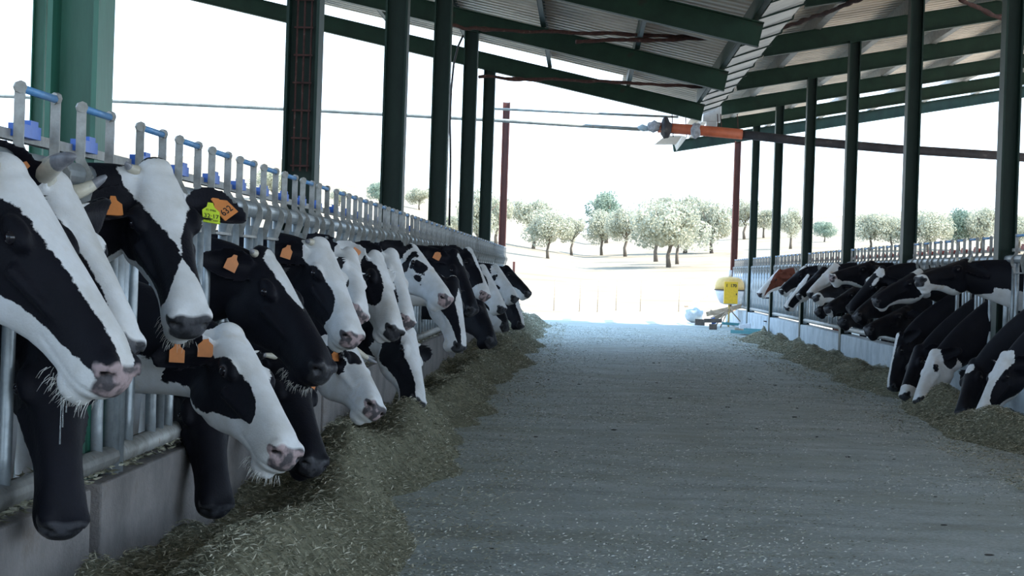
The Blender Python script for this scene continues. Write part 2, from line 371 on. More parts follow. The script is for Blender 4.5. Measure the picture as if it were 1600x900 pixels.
def coat_value(h, pat, wpos, base_xy, side, seed):
    t, y, z = h[:, 0], h[:, 1], h[:, 2]
    zc = np.interp(t, [r[0] for r in HS], [(r[1] + r[2]) / 2 for r in HS])
    phi = np.arctan2(np.abs(y), z - zc)                      # 0 dorsal .. pi ventral
    sd = np.sign(y)
    v = np.full(len(t), -.2)
    if pat.get('all'): v[:] = .08
    if 'blaze' in pat: v = np.maximum(v, (interp(pat['blaze'], t) - phi) * .10)
    for kk, sg in (('blazeR', -1), ('blazeL', 1)):           # side-specific blazes
        if kk in pat: v = np.where(sd == sg, np.maximum(v, (interp(pat[kk], t) - phi) * .10), v)
    if 'muz' in pat: v = np.maximum(v, t + .25 * (-.09 - z) * pat.get('mslant', 1) - pat['muz'])
    if 'jaw' in pat: v = np.maximum(v, (phi - interp(pat['jaw'], t)) * .10)
    for b in pat.get('blobs', ()):
        bt, bp, bs, rt, rp, sg = b
        d = 1 - np.sqrt(((t - bt) / rt) ** 2 + ((phi - bp) / rp) ** 2)
        d = d * min(rt, rp * .1)
        if bs: d = np.where(sd == bs, d, -.1)
        v = np.maximum(v, d) if sg > 0 else np.minimum(v, -d)
    head = (t > -.035) & (z > -.30)
    # neck and trunk
    nk = np.full(len(t), -.12)
    pn = np.array([noise.noise(Vector((p[0] * 1.3 + seed * 3.1, p[1] * .9 + seed, p[2] * 1.3))) for p in wpos[~head]]) if (~head).any() else np.zeros(0)
    body = (pn - .12 + pat.get('body', 0)) * .3
    nb = np.where(np.abs(wpos[~head][:, 0] - base_xy[0]) < .80, body, -.1 if not pat.get('neck') else .1)
    if 'throat' in pat:                                        # white under throat
        zz = z[~head]; tt = t[~head]
        nb = np.where((np.abs(wpos[~head][:, 0] - base_xy[0]) > .80), pat['throat'] - (zz + .30) * .5 - np.abs(tt - .02) * .3 - .06, nb)
    v[~head] = nb
    ear = np.zeros(len(t), bool)
    for sy in (-1, 1):
        bs, d, f, w_, Lr = pat['_frames'][sy]; q = h - bs
        qd = q @ d / Lr
        ear |= (qd > .16) & (qd < 1.15) & (np.abs(q @ w_) < .10) & (np.abs(q @ f) < .085) & (np.abs(y) > .085)
    ev = {'b': -.1, 'w': .1}[pat.get('ear', 'b')]
    v = np.where(ear, ev, v)
    return v

def finish_cows():
    dg = bpy.context.evaluated_depsgraph_get()
    for i, c in enumerate(PENDING):
        me = bpy.data.meshes.new_from_object(c['tmp'].evaluated_get(dg))
        nV = len(me.vertices); co_ = np.empty(nV * 3); me.vertices.foreach_get('co', co_); co_ = co_.reshape(-1, 3)
        wpos = co_ + c['base']; h = (wpos - c['P']) @ c['R'] / c['s']
        if c['voxel'] < .012:                                 # nostrils and eye sockets
            for sy in (-1, 1):
                q = np.array((.556, sy * .046, -.066)); d = np.sqrt((((h - q) / np.array((.026, .020, .014))) ** 2).sum(1))
                k = np.clip(1 - d, 0, 1) ** .6 * .030 * c['s']
                wpos -= (k[:, None] * (c['a'] + .3 * sy * c['l'])); 
                # mouth crease
            zm = np.interp(h[:, 0], [.36, .42, .50, .56], [-.150, -.145, -.138, -.125])
            k = np.clip(1 - np.abs(h[:, 2] - zm) / .008, 0, 1) * ((h[:, 0] > .37) & (h[:, 0] < .58)) * .006
            wpos -= k[:, None] * (np.sign(h[:, 1])[:, None] * c['l'] * .7 + (h[:, 0] > .54)[:, None] * c['a'] * .7)
            me.vertices.foreach_set('co', (wpos - c['base']).ravel())
        c['pat']['_frames'] = c['frames']
        v = coat_value(h, c['pat'], wpos, c['base'], c['side'], i)
        at = me.attributes.new('coat', 'FLOAT', 'POINT'); at.data.foreach_set('value', v.astype(np.float32))
        t, y, z = h.T
        pad = np.minimum(t - (.549 + np.abs(np.abs(y) - .03) * .10 + np.clip(-.10 - z, 0, 1) * .3), (z + .122) * 1.0)          # bare muzzle pad
        pad = np.maximum(pad, .014 - np.sqrt(((t - .550) * .8) ** 2 + (np.abs(y) - .055) ** 2 + (z + .066) ** 2) * .8)
        for sy in (-1, 1):                                      # bare eyelid rims
            pad = np.maximum(pad, .022 - np.sqrt((t - .182) ** 2 + (y - sy * .108) ** 2 + (z + .05) ** 2) * 1.0) if c['pat'].get('rim') else pad
        if pad.size: pad = np.where((z > -.16) & (np.abs(y) < .16), pad, -.05)
        nd = np.sqrt((((np.stack([t, np.abs(y), z], 1) - np.array((.548, .048, -.066))) / np.array((.022, .017, .0125))) ** 2).sum(1))
        pad = np.maximum(pad, .045 * np.clip(1.9 - 1.1 * nd, -1, 1))  # high values mark where nostril shade is painted
        a2 = me.attributes.new('nose', 'FLOAT', 'POINT'); a2.data.foreach_set('value', pad.astype(np.float32))
        root = empty('cow', c['base'], c['label'], 'cow', c.get('group'))
        me.name = 'cow_body'
        body = bpy.data.objects.new('body', me); COL.objects.link(body); body.parent = root
        toW = c['toW']; s = c['s']; off = c['base']
        for sy in (-1, 1):
            e = MB(); e.ell(toW((.180, sy * .1005, -.048)), (.0175 * s,) * 3, n=16, m=12); e.obj('eye', 'eye', root, True, off)
        if c['voxel'] < .015:
            tl = MB(); X = c['shc'][0] - c['side'] * 1.62; y0 = c['stall']
            tl.tube([(X + c['side'] * .06, y0, 1.34), (X - c['side'] * .03, y0, 1.28), (X - c['side'] * .05, y0, 1.0), (X - c['side'] * .05, y0 + .02, .7), (X - c['side'] * .04, y0 + .02, .5), (X - c['side'] * .04, y0, .35)], [.035, .03, .02, .018, .035, .012], 8)
            tl.obj('tail', 'rubber', root, True, off)
        for hn in c['horns']:
            sy, ln, out, upz, fwd, r0 = hn
            p = np.array((-.005, sy * .060, -.012)); pts = []; rad = []
            d = np.array((fwd * .3, sy * out, upz * .3)); dend = np.array((fwd, sy * out * .4, upz))
            for k in range(9):
                u = k / 8; dd = d * (1 - u) + dend * u; dd /= np.linalg.norm(dd)
                pts.append(p.copy()); rad.append(r0 * s * (1 - u ** 1.4 * .62) * (1 if k < 8 else .55)); p = p + dd * ln / 8
            hb = MB(); hb.tube([toW(q) for q in pts], rad, 14); o = hb.obj('horn', ['horn', 'horntip'], root, True, off)
            o.data.polygons.foreach_set('material_index', [1 if (f // 14) >= 5 and f < 8 * 14 or f == 8 * 14 + 1 else 0 for f in range(len(o.data.polygons))])
        for tg in c['tags']:
            sy, u, wv, rot, sz, tm, txt = tg
            bs, d, f, w_, Lr = c['frames'][sy]
            q = bs + d * (u * Lr) + w_ * wv + f * (.030 if tm == 'yellowtag' else .020)
            cr, sr = math.cos(rot), math.sin(rot)
            wu = -w_; ex = d * cr + wu * sr; ey = -d * sr + wu * cr
            A = np.stack([c['R'] @ ex, c['R'] @ ey, c['R'] @ f], 1)
            o3 = toW(q)
            prof = [(-.5, -.5), (.5, -.5), (.5, .30), (.22, .55), (.15, .85), (-.15, .85), (-.22, .55), (-.5, .30)]
            tb = MB(); kk = sz
            V = [tuple(o3 + A @ np.array((x * kk, yy * kk, zz))) for zz in (-.0015, .0015) for x, yy in prof]; m_ = len(prof)
            tb.add(V, [tuple(range(m_))[::-1], tuple(range(m_, 2 * m_))] + [(j, (j + 1) % m_, m_ + (j + 1) % m_, m_ + j) for j in range(m_)])
            to = tb.obj('ear_tag', tm, root, False, off); to['label'] = ('yellow' if tm == 'yellowtag' else 'orange') + ' plastic ear tag'
            for ti, (string, tx, ty, ts) in enumerate(txt):
                cu = bpy.data.curves.new('t', 'FONT'); cu.body = string; cu.size = ts; cu.align_x = 'CENTER'; cu.align_y = 'CENTER'; cu.offset = ts * .012
                to2 = bpy.data.objects.new('t', cu); COL.objects.link(to2)
                tme = bpy.data.meshes.new_from_object(to2.evaluated_get(bpy.context.evaluated_depsgraph_get()))
                bpy.data.objects.remove(to2)
                for vv in tme.vertices: vv.co = Vector(o3 - off + A @ np.array((vv.co.x + tx * kk, vv.co.y + ty * kk, .0022)))
                tme.materials.append(M['ink']); tt = bpy.data.objects.new('lettering', tme); COL.objects.link(tt); tt.parent = to
        if c['whisk']:
            wb = MB(); rs = np.random.default_rng(i)
            for k in range(110):
                t0 = rs.uniform(.43, .555); sy = rs.uniform(-1, 1)
                p = np.array((t0, sy * .045, -.185 + max(0, t0 - .5) * .5)); dd = np.array((rs.normal(.15, .35), sy * .5 + rs.normal(0, .25), -1)); dd /= np.linalg.norm(dd)
                ln = rs.uniform(.015, .045); g = np.array(c['R'].T @ np.array((0, 0, -1.))) * .3
                wb.tube([toW(p), toW(p + dd * ln * .5), toW(p + (dd + g) / np.linalg.norm(dd + g) * ln)], [.0006, .0005, .0002], 3, caps=False)
            wb.obj('whiskers', 'hair', root, False, off)
        if i == 0:
            for j, (dx, ln) in enumerate(((0, .075), (.008, .115), (-.012, .04))):
                p = toW((.505, -.02 - dx, -.195)); wb = MB(); wb.tube([p, p - np.array((0, 0, ln * .5)), p - np.array((0, 0, ln))], [.0016, .0009, .0022], 6); wb.obj('drool', 'drool', root, True, off)
        c['root'] = root
    for c in PENDING: bpy.data.objects.remove(c['tmp'])

T1 = (-1, .45, .0, .2, .05, 'orange', ())
def tg(sy=-1, u=.5, wv=0., rot=2.9, sz=.05, m='orange', txt=()): return (sy, u, wv, rot, sz, m, txt)

wL = (1, -.35, .45); wR = (-1, -.35, .45)
V1, V2, V3, V4 = .008, .010, .014, .018
FULLBL = [(-.05, .9), (0, .85), (.1, .55), (.2, .42), (.3, .5), (.4, .65), (.5, .8), (.56, 1.0)]
NARROW = [(-.05, .25), (.05, .35), (.2, .25), (.3, .15), (.36, .0), (.4, -.3), (.6, -.3)]
# ---- left row (they look toward the alley)
cow('big black and white cow nearest the camera, cut by the left picture edge, pink nose', 1, (22, 266), (200, 590), 4.5, (1, -.34, .40),
    dict(blaze=[(-.05, 1.6), (0, 1.2), (.06, .75), (.12, .5), (.2, .42), (.3, .42), (.4, .42), (.5, .40), (.56, .4)], jaw=[(0, 2.3), (.1, 2.25), (.3, 2.1), (.42, 1.95), (.5, 1.5), (.56, 1.2)], neck=1),
    4.35, V1, s=1.06, mat='coatpink', horns=[(-1, .11, .7, .6, -.9, .022)], tags=[tg(-1, .55), tg(-1, .45, .03)], whisk=True, ears=dict(back=.3, droop=-1))
cow('horned cow just behind the nearest one, white forehead stripe and feed on its nose', 1, (96, 287), (207, 545), 4.85, (1, -.35, .35),
    dict(blaze=[(-.05, 1.5), (0, 1.1), (.1, .8), (.2, .62), (.3, .55), (.4, .6), (.5, .8), (.56, 1.1)], muz=.50), 4.98, V1, s=.96, horns=[(1, .11, .5, 1.2, -.1, .022), (-1, .19, .40, .95, .62, .036)], tags=[tg(-1, .5)], ears=dict(back=.5, droop=.2))
cow('cow staring at the camera with a yellow tag reading 32-17 in one ear', 1, (246, 266), (302, 508), 5.58, (.62, -1, .05),
    dict(blaze=[(-.06, .9), (-.02, .95), (.02, .95), (.06, .82), (.12, .62), (.18, .42), (.25, .22), (.31, .06), (.36, .02), (.40, .25), (.46, .75), (.52, 1.3), (.57, 1.6)], muz=.47, jaw=[(0, 2.5), (.15, 2.35), (.3, 2.2), (.42, 1.9), (.6, 1.5)]),
    5.45, V1, s=.96, horns=[(-1, .06, .6, .6, 0, .018)], tags=[tg(1, .63, -.004, .80, .060, 'orange', (('632', 0, -.12, .030),)), tg(1, .40, .036, .02, .054, 'yellowtag', (('32·17', 0, -.08, .021), ('ES 0986', 0, .32, .010), ('10 06 2007', 0, -.36, .009))), tg(-1, .4, -.01)], whisk=True, ears=dict(back=-.16, droop=-.05, face=(.15, .1, 1), bt=.10))
cow('all black cow reaching down over the near kerb, muzzle against the concrete', 1, (90, 500), (102, 832), 4.85, (.6, -1, .1), dict(body=.1), 5.75, V2, s=.97, flag=-1, shz=.98)
cow('white faced cow with a black eye patch reaching low beneath the staring cow', 1, (366, 520), (456, 712), 6.25, (1, -.75, .35),
    dict(blaze=[(-.05, 1.7), (0, 1.45), (.06, 1.05), (.12, .72), (.2, .55), (.28, .5), (.34, .62), (.38, .95), (.42, 2.2), (.6, 3.2)], muz=.42, jaw=[(0, 2.6), (.1, 2.55), (.2, 2.45), (.3, 2.2), (.35, 1.7), (.5, 1)], throat=.12, rim=1),
    6.35, V1, s=.97, mat='coatpink', tags=[tg(-1, .6), tg(-1, .15)], ears=dict(back=.3, droop=-.9), whisk=True, shz=.97)
cow('black cow with its muzzle in the feed under the white faced cow', 1, (322, 575), (342, 800), 6.85, (.6, -1, .1), dict(), 7.05, V2, s=.95, flag=-1, shz=.98)
cow('black cow with a thin white forehead stripe and an orange tag in its ear', 1, (418, 400), (514, 582), 7.45, (1, -.45, .45),
    dict(blaze=[(-.05, -.3), (0, .25), (.03, .42), (.1, .38), (.2, .25), (.28, .1), (.33, -.2), (.6, -.4)]), 7.3, V1, s=1.03, horns=[(-1, .045, .9, .3, .1, .016)], tags=[tg(-1, .42)], ears=dict(back=.5, droop=-.45), whisk=True)
cow('black cow eating head down left of the spotted white one, small horn showing', 1, (452, 560), (497, 728), 8.0, (.8, -.9, .1), dict(), 8.0, V2, s=1.0, flag=-1, horns=[(-1, .10, 1, .1, .3, .014)], tags=[tg(1, .6)], shz=.97)
cow('white faced cow with a black cheek, second upright head past the orange tagged black cow', 1, (505, 382), (557, 530), 9.0, (1, -.75, .40),
    dict(blaze=[(-.05, 1.9), (0, 1.5), (.05, 1.2), (.1, .95), (.2, .62), (.3, .58), (.36, .7), (.40, 1.1), (.43, 2.2), (.6, 3.2)], muz=.42), 8.85, V2, s=1.0, mat='coatpink', horns=[(-1, .05, .9, .1, .3, .018)], tags=[tg(-1, .5)], ears=dict(back=.35, droop=-.6))
cow('white cow with round black face spots and a pale horn eating head down', 1, (546, 535), (592, 640), 9.75, (1, -.7, .2),
    dict(all=1, blobs=[(.16, 1.25, -1, .05, .45, -1), (.19, .42, -1, .055, .42, -1)]), 9.8, V2, mat='coatpink', flag=-1, horns=[(1, .15, 1, .2, .2, .019), (-1, .04, 1, 0, 0, .01)], tags=[tg(-1, .55), tg(-1, .2)], ears=dict(back=-.35, droop=-.9, bt=.14), shz=.98)
cow('cow mostly hidden between two white faces, only its pink nose in view', 1, (552, 398), (565, 492), 9.9, (1, -.75, .2), dict(all=1), 10.5, V3, mat='coatpink', shz=1.05)
cow('white headed cow with an oval black eye patch and a tag in its white ear', 1, (592, 402), (622, 520), 10.7, (1, -.6, .35),
    dict(all=1, ear='w', neck=1, blobs=[(.185, 1.3, -1, .175, .95, -1), (.2, 1.3, 1, .17, .7, -1)]), 11.15, V2, s=1.0, tags=[tg(-1, .4, .02)], ears=dict(back=.45, droop=-.25))
cow('cow with a black cheek band peeping out past the oval patched cow', 1, (617, 398), (641, 505), 11.7, (1, -.5, .3),
    dict(all=1, ear='b', blobs=[(.25, 1.25, -1, .19, .5, -1)]), 11.8, V3, mat='coatpink')
cow('eating cow with a black cheek and white forehead, muzzle buried in the heap', 1, (644, 520), (657, 632), 12.0, (1, -.6, .1),
    dict(blaze=[(-.05, .6), (0, .8), (.15, .85), (.3, .75), (.45, .7), (.6, 1)], jaw=[(0, 2.4), (.6, 2.5)]), 12.5, V3, shz=1.0, flag=-1, ears=dict(back=.2, droop=.1))
cow('white faced cow dotted with small black spots, head raised above the feed rail', 1, (648, 388), (702, 468), 13.1, (1, -.5, .6),
    dict(all=1, neck=0, blobs=[(.12, .75, -1, .035, .4, -1), (.24, .75, -1, .05, .42, -1), (.29, 1.5, -1, .035, .28, -1), (.18, 1.05, -1, .018, .16, -1), (.30, .95, -1, .012, .1, -1), (.13, 1.45, -1, .04, .5, -1), (.09, .5, -1, .02, .2, -1), (.33, 1.9, -1, .01, .09, -1), (.0, 1.2, 0, .05, .9, -1)]), 13.15, V3, mat='coatpink', ears=dict(back=.5, droop=-.3))
cow('cow bent low with a white neck and black cheek under the spotted face', 1, (712, 440), (722, 545), 14.3, (1, -.6, .1),
    dict(jaw=[(0, 1.9), (.2, 1.7), (.35, 1.3), (.6, .8)], blaze=[(-.05, -.2), (.1, .1), (.2, .4), (.6, .5)], throat=.25, neck=1), 14.1, V3, shz=1.02)
cow('black cow with a pale orange tag beyond the spotted face', 1, (713, 396), (742, 487), 15.3, (1, -.6, .4), dict(blaze=[(-.05, -.3), (.05, .25), (.12, .1), (.2, -.3), (.6, -.4)]), 15.3, V3, tags=[tg(-1, .45, 0, 2.9, .06)])
cow('black cow with a white nose and a white tuft between its ears', 1, (735, 392), (762, 463), 17.2, (1, -.5, .5), dict(blaze=[(-.05, .6), (.0, .5), (.08, .25), (.3, .2), (.42, .4), (.6, 1)], muz=.43), 17.0, V4, mat='coatpink')
cow('black cow with a yellow tag eating near the far end of the left heap', 1, (752, 470), (772, 536), 16.9, (1, -.6, .1), dict(), 17.7, V4, tags=[tg(-1, .5, 0, 2.9, .06, 'yellowtag')], shz=.97)
cow('cow with a black eye patch and white muzzle, third raised head from far end', 1, (757, 418), (788, 484), 19.6, (1, -.5, .4), dict(all=1, blobs=[(.17, 1.4, -1, .15, .8, -1)]), 19.4, V4)
cow('white headed cow, second raised head from the far end of the left row', 1, (777, 417), (808, 467), 22.4, (1, -.5, .5), dict(all=1, blobs=[(.16, 1.2, -1, .04, .3, -1), (.28, 1.9, -1, .05, .3, -1)], ear='b'), 22.3, V4)
cow('dark headed cow with a pale lower lip, farthest raised head in the left row', 1, (794, 418), (828, 459), 24.8, (1, -.5, .7), dict(jaw=[(0, 2.0), (.3, 2.0), (.45, 1.7), (.6, 1.7)], throat=.2), 24.7, V4)
cow('farthest eating cow of the left row, dark cheek with pale stripe down face', 1, (806, 463), (816, 509), 24.6, (1, -.7, .1), dict(blaze=[(-.05, .5), (.6, .6)]), 25.5, V4, shz=.97)
cow('dark cow eating between the yellow tagged one and the farthest eating one', 1, (782, 470), (792, 512), 21.2, (1, -.6, .1), dict(jaw=[(0, 2.2), (.4, 1.6), (.6, 1.0)]), 21.0, V4, shz=.97)
# ---- right row (they look toward the alley, -X)
cow('eating cow at the right picture edge with a broad white forehead and black cheek', -1, (1568, 556), (1528, 654), 14.9, (-1, -.5, .3),
    dict(blaze=[(-.05, 1.5), (0, 1.2), (.06, .85), (.15, .6), (.25, .45), (.35, .55), (.42, .8), (.46, 1.6), (.6, 3)], jaw=[(0, 2.9), (.25, 2.7), (.4, 2.2), (.5, 1.5)], muz=.46), 14.6, V2, shz=1.12)
cow('black eating cow with a small white star on its forehead', -1, (1520, 566), (1500, 646), 15.9, (-1, -.9, .1), dict(blobs=[(.09, .0, 0, .05, .35, 1)]), 15.6, V3, shz=1.12)
cow('white faced eating cow with black ears and one dark spot by its eye', -1, (1456, 552), (1432, 628), 17.2, (-1, -.5, .1),
    dict(all=1, blobs=[(.20, .9, -1, .028, .2, -1), (.20, .9, 1, .028, .2, -1), (.03, 1.8, 0, .07, .7, -1)]), 17.3, V3, shz=1.12)
cow('dark eating cow between the white face and the thin striped one', -1, (1432, 545), (1410, 620), 18.0, (-1, -.5, .2), dict(muz=.44), 18.0, V3, shz=1.1)
cow('black eating cow with a thin white line down its face, leftmost low head on right', -1, (1403, 526), (1390, 608), 18.8, (-1, -.1, .2), dict(blaze=[(-.05, .3), (0, .4), (.2, .25), (.6, .5)]), 18.9, V3, shz=1.1)
cow('black cow holding its pale nose out level beside the nearest right post', -1, (1506, 408), (1433, 436), 16.6, (-.35, -.15, 1), dict(muz=.50, jaw=[(0, 2.9), (.2, 2.6), (.4, 2.3), (.5, 1.8)], throat=.1), 16.3, V2, horns=[(-1, .09, .4, 1, -.1, .015), (1, .09, .4, 1, -.1, .015)], s=1.0, shz=1.12)
cow('black cow with a white lower jaw and a white poll, below the rail', -1, (1434, 424), (1364, 470), 19.0, (-.6, -.3, 1), dict(jaw=[(0, 2.3), (.3, 2.35), (.6, 2.6)], blobs=[(.0, .2, 0, .06, .8, 1)]), 19.6, V3, shz=1.1)
cow('black cow stretching its muzzle low under the white jawed one', -1, (1412, 482), (1353, 514), 19.9, (-.6, -.3, 1), dict(throat=.05), 20.3, V3, shz=1.1)
cow('black cow with a broken white star on its poll', -1, (1376, 421), (1324, 486), 20.9, (-1, -.6, .5), dict(blobs=[(.03, .35, 0, .05, .45, 1), (.14, .5, 0, .06, .18, 1)]), 21.0, V3, shz=1.1)
cow('black cow with a plain dark face tucked beside the broken starred one', -1, (1378, 452), (1335, 494), 20.4, (-1, -.4, .6), dict(), 21.7, V3, shz=1.1)
cow('black cow reaching far out, pale nostril and white chin, head nearly level', -1, (1360, 410), (1297, 432), 22.4, (-.35, -.2, 1), dict(muz=.52, jaw=[(0, 3.2), (.3, 2.5), (.45, 2.2), (.5, 1.6)]), 22.4, V3, shz=1.1, mat='coatpink')
cow('black cow with a drooping dark muzzle under the level head', -1, (1334, 450), (1290, 482), 23.4, (-.8, -.4, .9), dict(muz=.55), 23.2, V4, shz=1.1)
cow('small looking black cow low between the others, near rail end', -1, (1345, 478), (1312, 502), 24.0, (-.8, -.3, .9), dict(), 24.0, V4, shz=1.1)
cow('white faced cow in the middle of the right row', -1, (1303, 414), (1262, 460), 25.4, (-1, -.4, .6), dict(all=1, blobs=[(.03, 1.8, 0, .08, .8, -1)]), 25.3, V4, shz=1.1)
cow('black cow with a white muzzle right under the white faced one', -1, (1312, 440), (1272, 464), 25.0, (-.9, -.4, .7), dict(muz=.48, jaw=[(0, 2.9), (.3, 2.4), (.6, 1.6)]), 26.0, V4, shz=1.1)
cow('black cow whose white outlined muzzle hangs beside the white face', -1, (1284, 420), (1245, 463), 26.9, (-1, -.3, .6), dict(muz=.53, jaw=[(0, 2.8), (.35, 2.5), (.6, 1.8)]), 26.7, V4, shz=1.1)
cow('black cow with its dark muzzle near the lower rail, far third of right row', -1, (1312, 462), (1274, 486), 26.6, (-1, -.3, .6), dict(), 27.4, V4, shz=1.1)
cow('black cow with a long white forehead stripe, third head from far right end', -1, (1262, 432), (1226, 482), 28.3, (-1, -.5, .5), dict(blaze=[(-.05, .3), (.1, .5), (.3, .4), (.45, .5), (.6, .8)], muz=.5, jaw=[(0, 2.4), (.4, 2.1), (.6, 1.8)]), 28.2, V4, shz=1.1)
cow('black cow with a white chin directly beside the brown cow', -1, (1256, 418), (1218, 455), 29.6, (-.9, -.4, .8), dict(muz=.53, jaw=[(0, 2.5), (.3, 2.4), (.6, 1.9)], blaze=[(-.05, .5), (.05, .3), (.15, -.2), (.6, -.3)]), 29.5, V4, shz=1.1)
cow('brown cow with a white face and white jaw at the far end of right row', -1, (1216, 423), (1184, 460), 32.8, (-1, -.5, .7), dict(blaze=[(-.05, .2), (.1, .1), (.25, .5), (.35, 1.0), (.45, 1.6), (.6, 2.5)], jaw=[(0, 2.3), (.6, 2.2)]), 32.7, V4, mat='coatbrown', shz=1.1)
for sd in (1, -1):                                             # bodies stand side by side without pressing into each other
    qs = sorted([q for q in QUEUE if q[0][1] == sd], key=lambda q: q[0][7]); ys_ = [q[0][7] for q in qs]
    for it in range(400):
        for i in range(len(ys_) - 1):
            g_ = .60 - (ys_[i + 1] - ys_[i])
            if g_ > 0: ys_[i] -= g_ / 2; ys_[i + 1] += g_ / 2
    for q, y_ in zip(qs, ys_): q[1]['bodyY'] = y_
for a_, k_ in QUEUE: build_cow(*a_, **k_)
finish_cows()

# ================================================================= GROUND AND TERRAIN
def sst(a, b, x): t = min(1, max(0, (x - a) / (b - a))); return t * t * (3 - 2 * t)
def terr(X, Y):
    if Y <= 52: return -.06
    u = X / Y; zf = 5.2 + 4.6 * min(1.7, max(0, -u / .09)) + 3.0 * min(1.3, max(0, u / .13))
    t = min(1.6, (Y - 52) / 248)
    return -.06 + zf * t ** 1.5 * (1 if t < 1 else 1) + .25 * noise.noise(Vector((X * .03, Y * .03, 0))) * min(1, (Y - 52) / 60)
def toground(px, py):
    r = ray(px, py); r = r / r.y; Y = 50
    while Y < 520:
        if EYE + r.z * Y <= terr(r.x * Y, Y): break
        Y += .5
    return Vector((r.x * Y, Y, terr(r.x * Y, Y)))
xs = np.concatenate([np.linspace(-260, -40, 45), np.linspace(-38, 60, 60), np.linspace(64, 260, 40)]); ys = np.concatenate([np.linspace(-40, 52, 24), np.linspace(54, 460, 130)])
V = [(x, y, terr(x, y)) for y in ys for x in xs]; nx = len(xs)
F = [(j * nx + i, j * nx + i + 1, (j + 1) * nx + i + 1, (j + 1) * nx + i) for j in range(len(ys) - 1) for i in range(nx - 1)]
g = MB(); g.add(V, F); tag(g.obj('ground', 'field', smooth=True), kind='structure')
g = MB(); g.box((-2.0, 20, -.03), (21, 48.6, .06)); tag(g.obj('floor', 'floor'), kind='structure')
g = MB(); g.box((1.5, 49, -.045), (34, 9.4, .05)); g.box((20.5, 20, -.046), (24, 48.6, .05)); tag(g.obj('yard_and_bounce_slab', 'yard'), kind='structure')  # second box is a pale slab added to bounce warm light onto the right roof

# ================================================================= KERBS
g = MB()
for y0, y1 in ((.5, 5.47), (5.60, 10.35), (10.45, 15.5), (15.58, 20.3), (20.4, 25.3), (25.4, 30.4), (30.5, 40)): g.box((-1.455, (y0 + y1) / 2, .225), (.07, y1 - y0, .45))
for y0, y1 in ((.5, 5.70), (5.96, 10.44), (10.70, 15.5), (15.76, 20.37), (20.63, 25.32), (25.58, 30.27), (30.53, 36.9), (37.1, 40)): g.box((-1.605, (y0 + y1) / 2, .225), (.23, y1 - y0, .449))
g.box((-1.77, 20, .17), (.10, 39.5, .34))
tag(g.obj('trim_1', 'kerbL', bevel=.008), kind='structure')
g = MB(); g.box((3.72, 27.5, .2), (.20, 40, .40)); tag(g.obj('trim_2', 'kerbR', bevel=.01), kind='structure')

# ================================================================= POSTS
def hpost(name, x, y, z0, z1, mat, label, group, w=.20, d=.20, tf=.016, shoe=None):
    root = empty(name, (x, y, z0), label, 'post', group)
    b = MB(); zc = (z1 - z0) / 2; H = z1 - z0
    b.box((-w / 2 + tf / 2, 0, zc), (tf, d, H)); b.box((w / 2 - tf / 2, 0, zc), (tf, d, H)); b.box((0, 0, zc), (w - 2 * tf, .011, H))
    b.obj('beam_section', mat, root)
    if shoe is not None:
        p = MB(); p.box((0, 0, .02), (w + .12, d + .12, .03))
        for sx in (-1, 1):
            for sy in (-1, 1): p.tube([(sx * (w / 2 + .03), sy * (d / 2 + .03), .03), (sx * (w / 2 + .03), sy * (d / 2 + .03), .07)], .012, 6)
        p.obj('base_plate', 'galvdirty', root)
    return root
def roofL(x): return EYE + 2.50 + .206 * (1.85 - x)          # rafter bottom height, left roof
def roofR(x): return EYE + 3.10 + .187 * (x - 2.40)
LP = [5.83, 10.57, 15.63, 20.5, 25.45, 30.4]
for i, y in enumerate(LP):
    r = hpost('steel_post', LX + (.02 if i == 0 else 0), y, 0, roofL(LX) + .02, ['green', 'backlitgreen', 'backlitgreen', 'backlitgreen', 'backlitgreen', 'backlitgreen'][i],
              ['bright green steel post nearest the camera, left feed line', 'backlit dark green post carrying a wire ladder in its web', 'third backlit dark green post of the left row', 'fourth post of the left row, beside the hanging hose', 'fifth backlit dark green post of the left row', 'sixth post of the left row, under the last rafter'][i], 'steel posts of the left feed line', w=.158 if i == 0 else .185, shoe=1)
    if i == 1:
        b = MB()
        for sx in (-.035, .005, .045): b.tube([(sx, -.06, 1.65), (sx, -.06, 4.5)], .006, 6)
        z = 1.68
        while z < 4.5: b.tube([(-.05, -.066, z), (.055, -.066, z)], .006, 6); z += .155
        b.obj('wire_ladder', 'rope', r)
RP = [11.75, 16.67, 21.6, 26.5, 31.4, 36.5, 41.4, 46.4]
for i, y in enumerate(RP):
    if i == 0: continue
    hpost('steel_post', RX, y, 0, roofR(RX) + .02, 'rustpost' if i >= 7 else 'backlitgreen',
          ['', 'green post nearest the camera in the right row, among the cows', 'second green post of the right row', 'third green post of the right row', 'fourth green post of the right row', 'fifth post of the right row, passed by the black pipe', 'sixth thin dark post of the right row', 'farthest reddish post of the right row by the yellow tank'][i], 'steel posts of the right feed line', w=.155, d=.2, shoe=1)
p = atX(788, 160, LX)
hpost('steel_post', LX, 37.0, 0, atY(788, 160, 37.0).z, 'rustpost', 'reddish free standing pole at the end of the left row, no rafter on it', None, w=.14, d=.14)
b = MB(); q = atY(781, 405, 36.2); b.box((0, 0, .25), (.10, .10, 1.50)); o = b.obj('stub_post', 'pipe', off=(0, 0, 0), bevel=.005); o.location = (q.x, 36.2, .5); tag(o, 'short blue grey square post at the end of the left headlocks', 'post')
q = atY(62, 100, 14.0)
hpost('steel_post', q.x, 14.0, 0, 4.82, 'green', 'slim green post farther left, half hidden behind the nearest post', None, w=.10, d=.10, tf=.008)

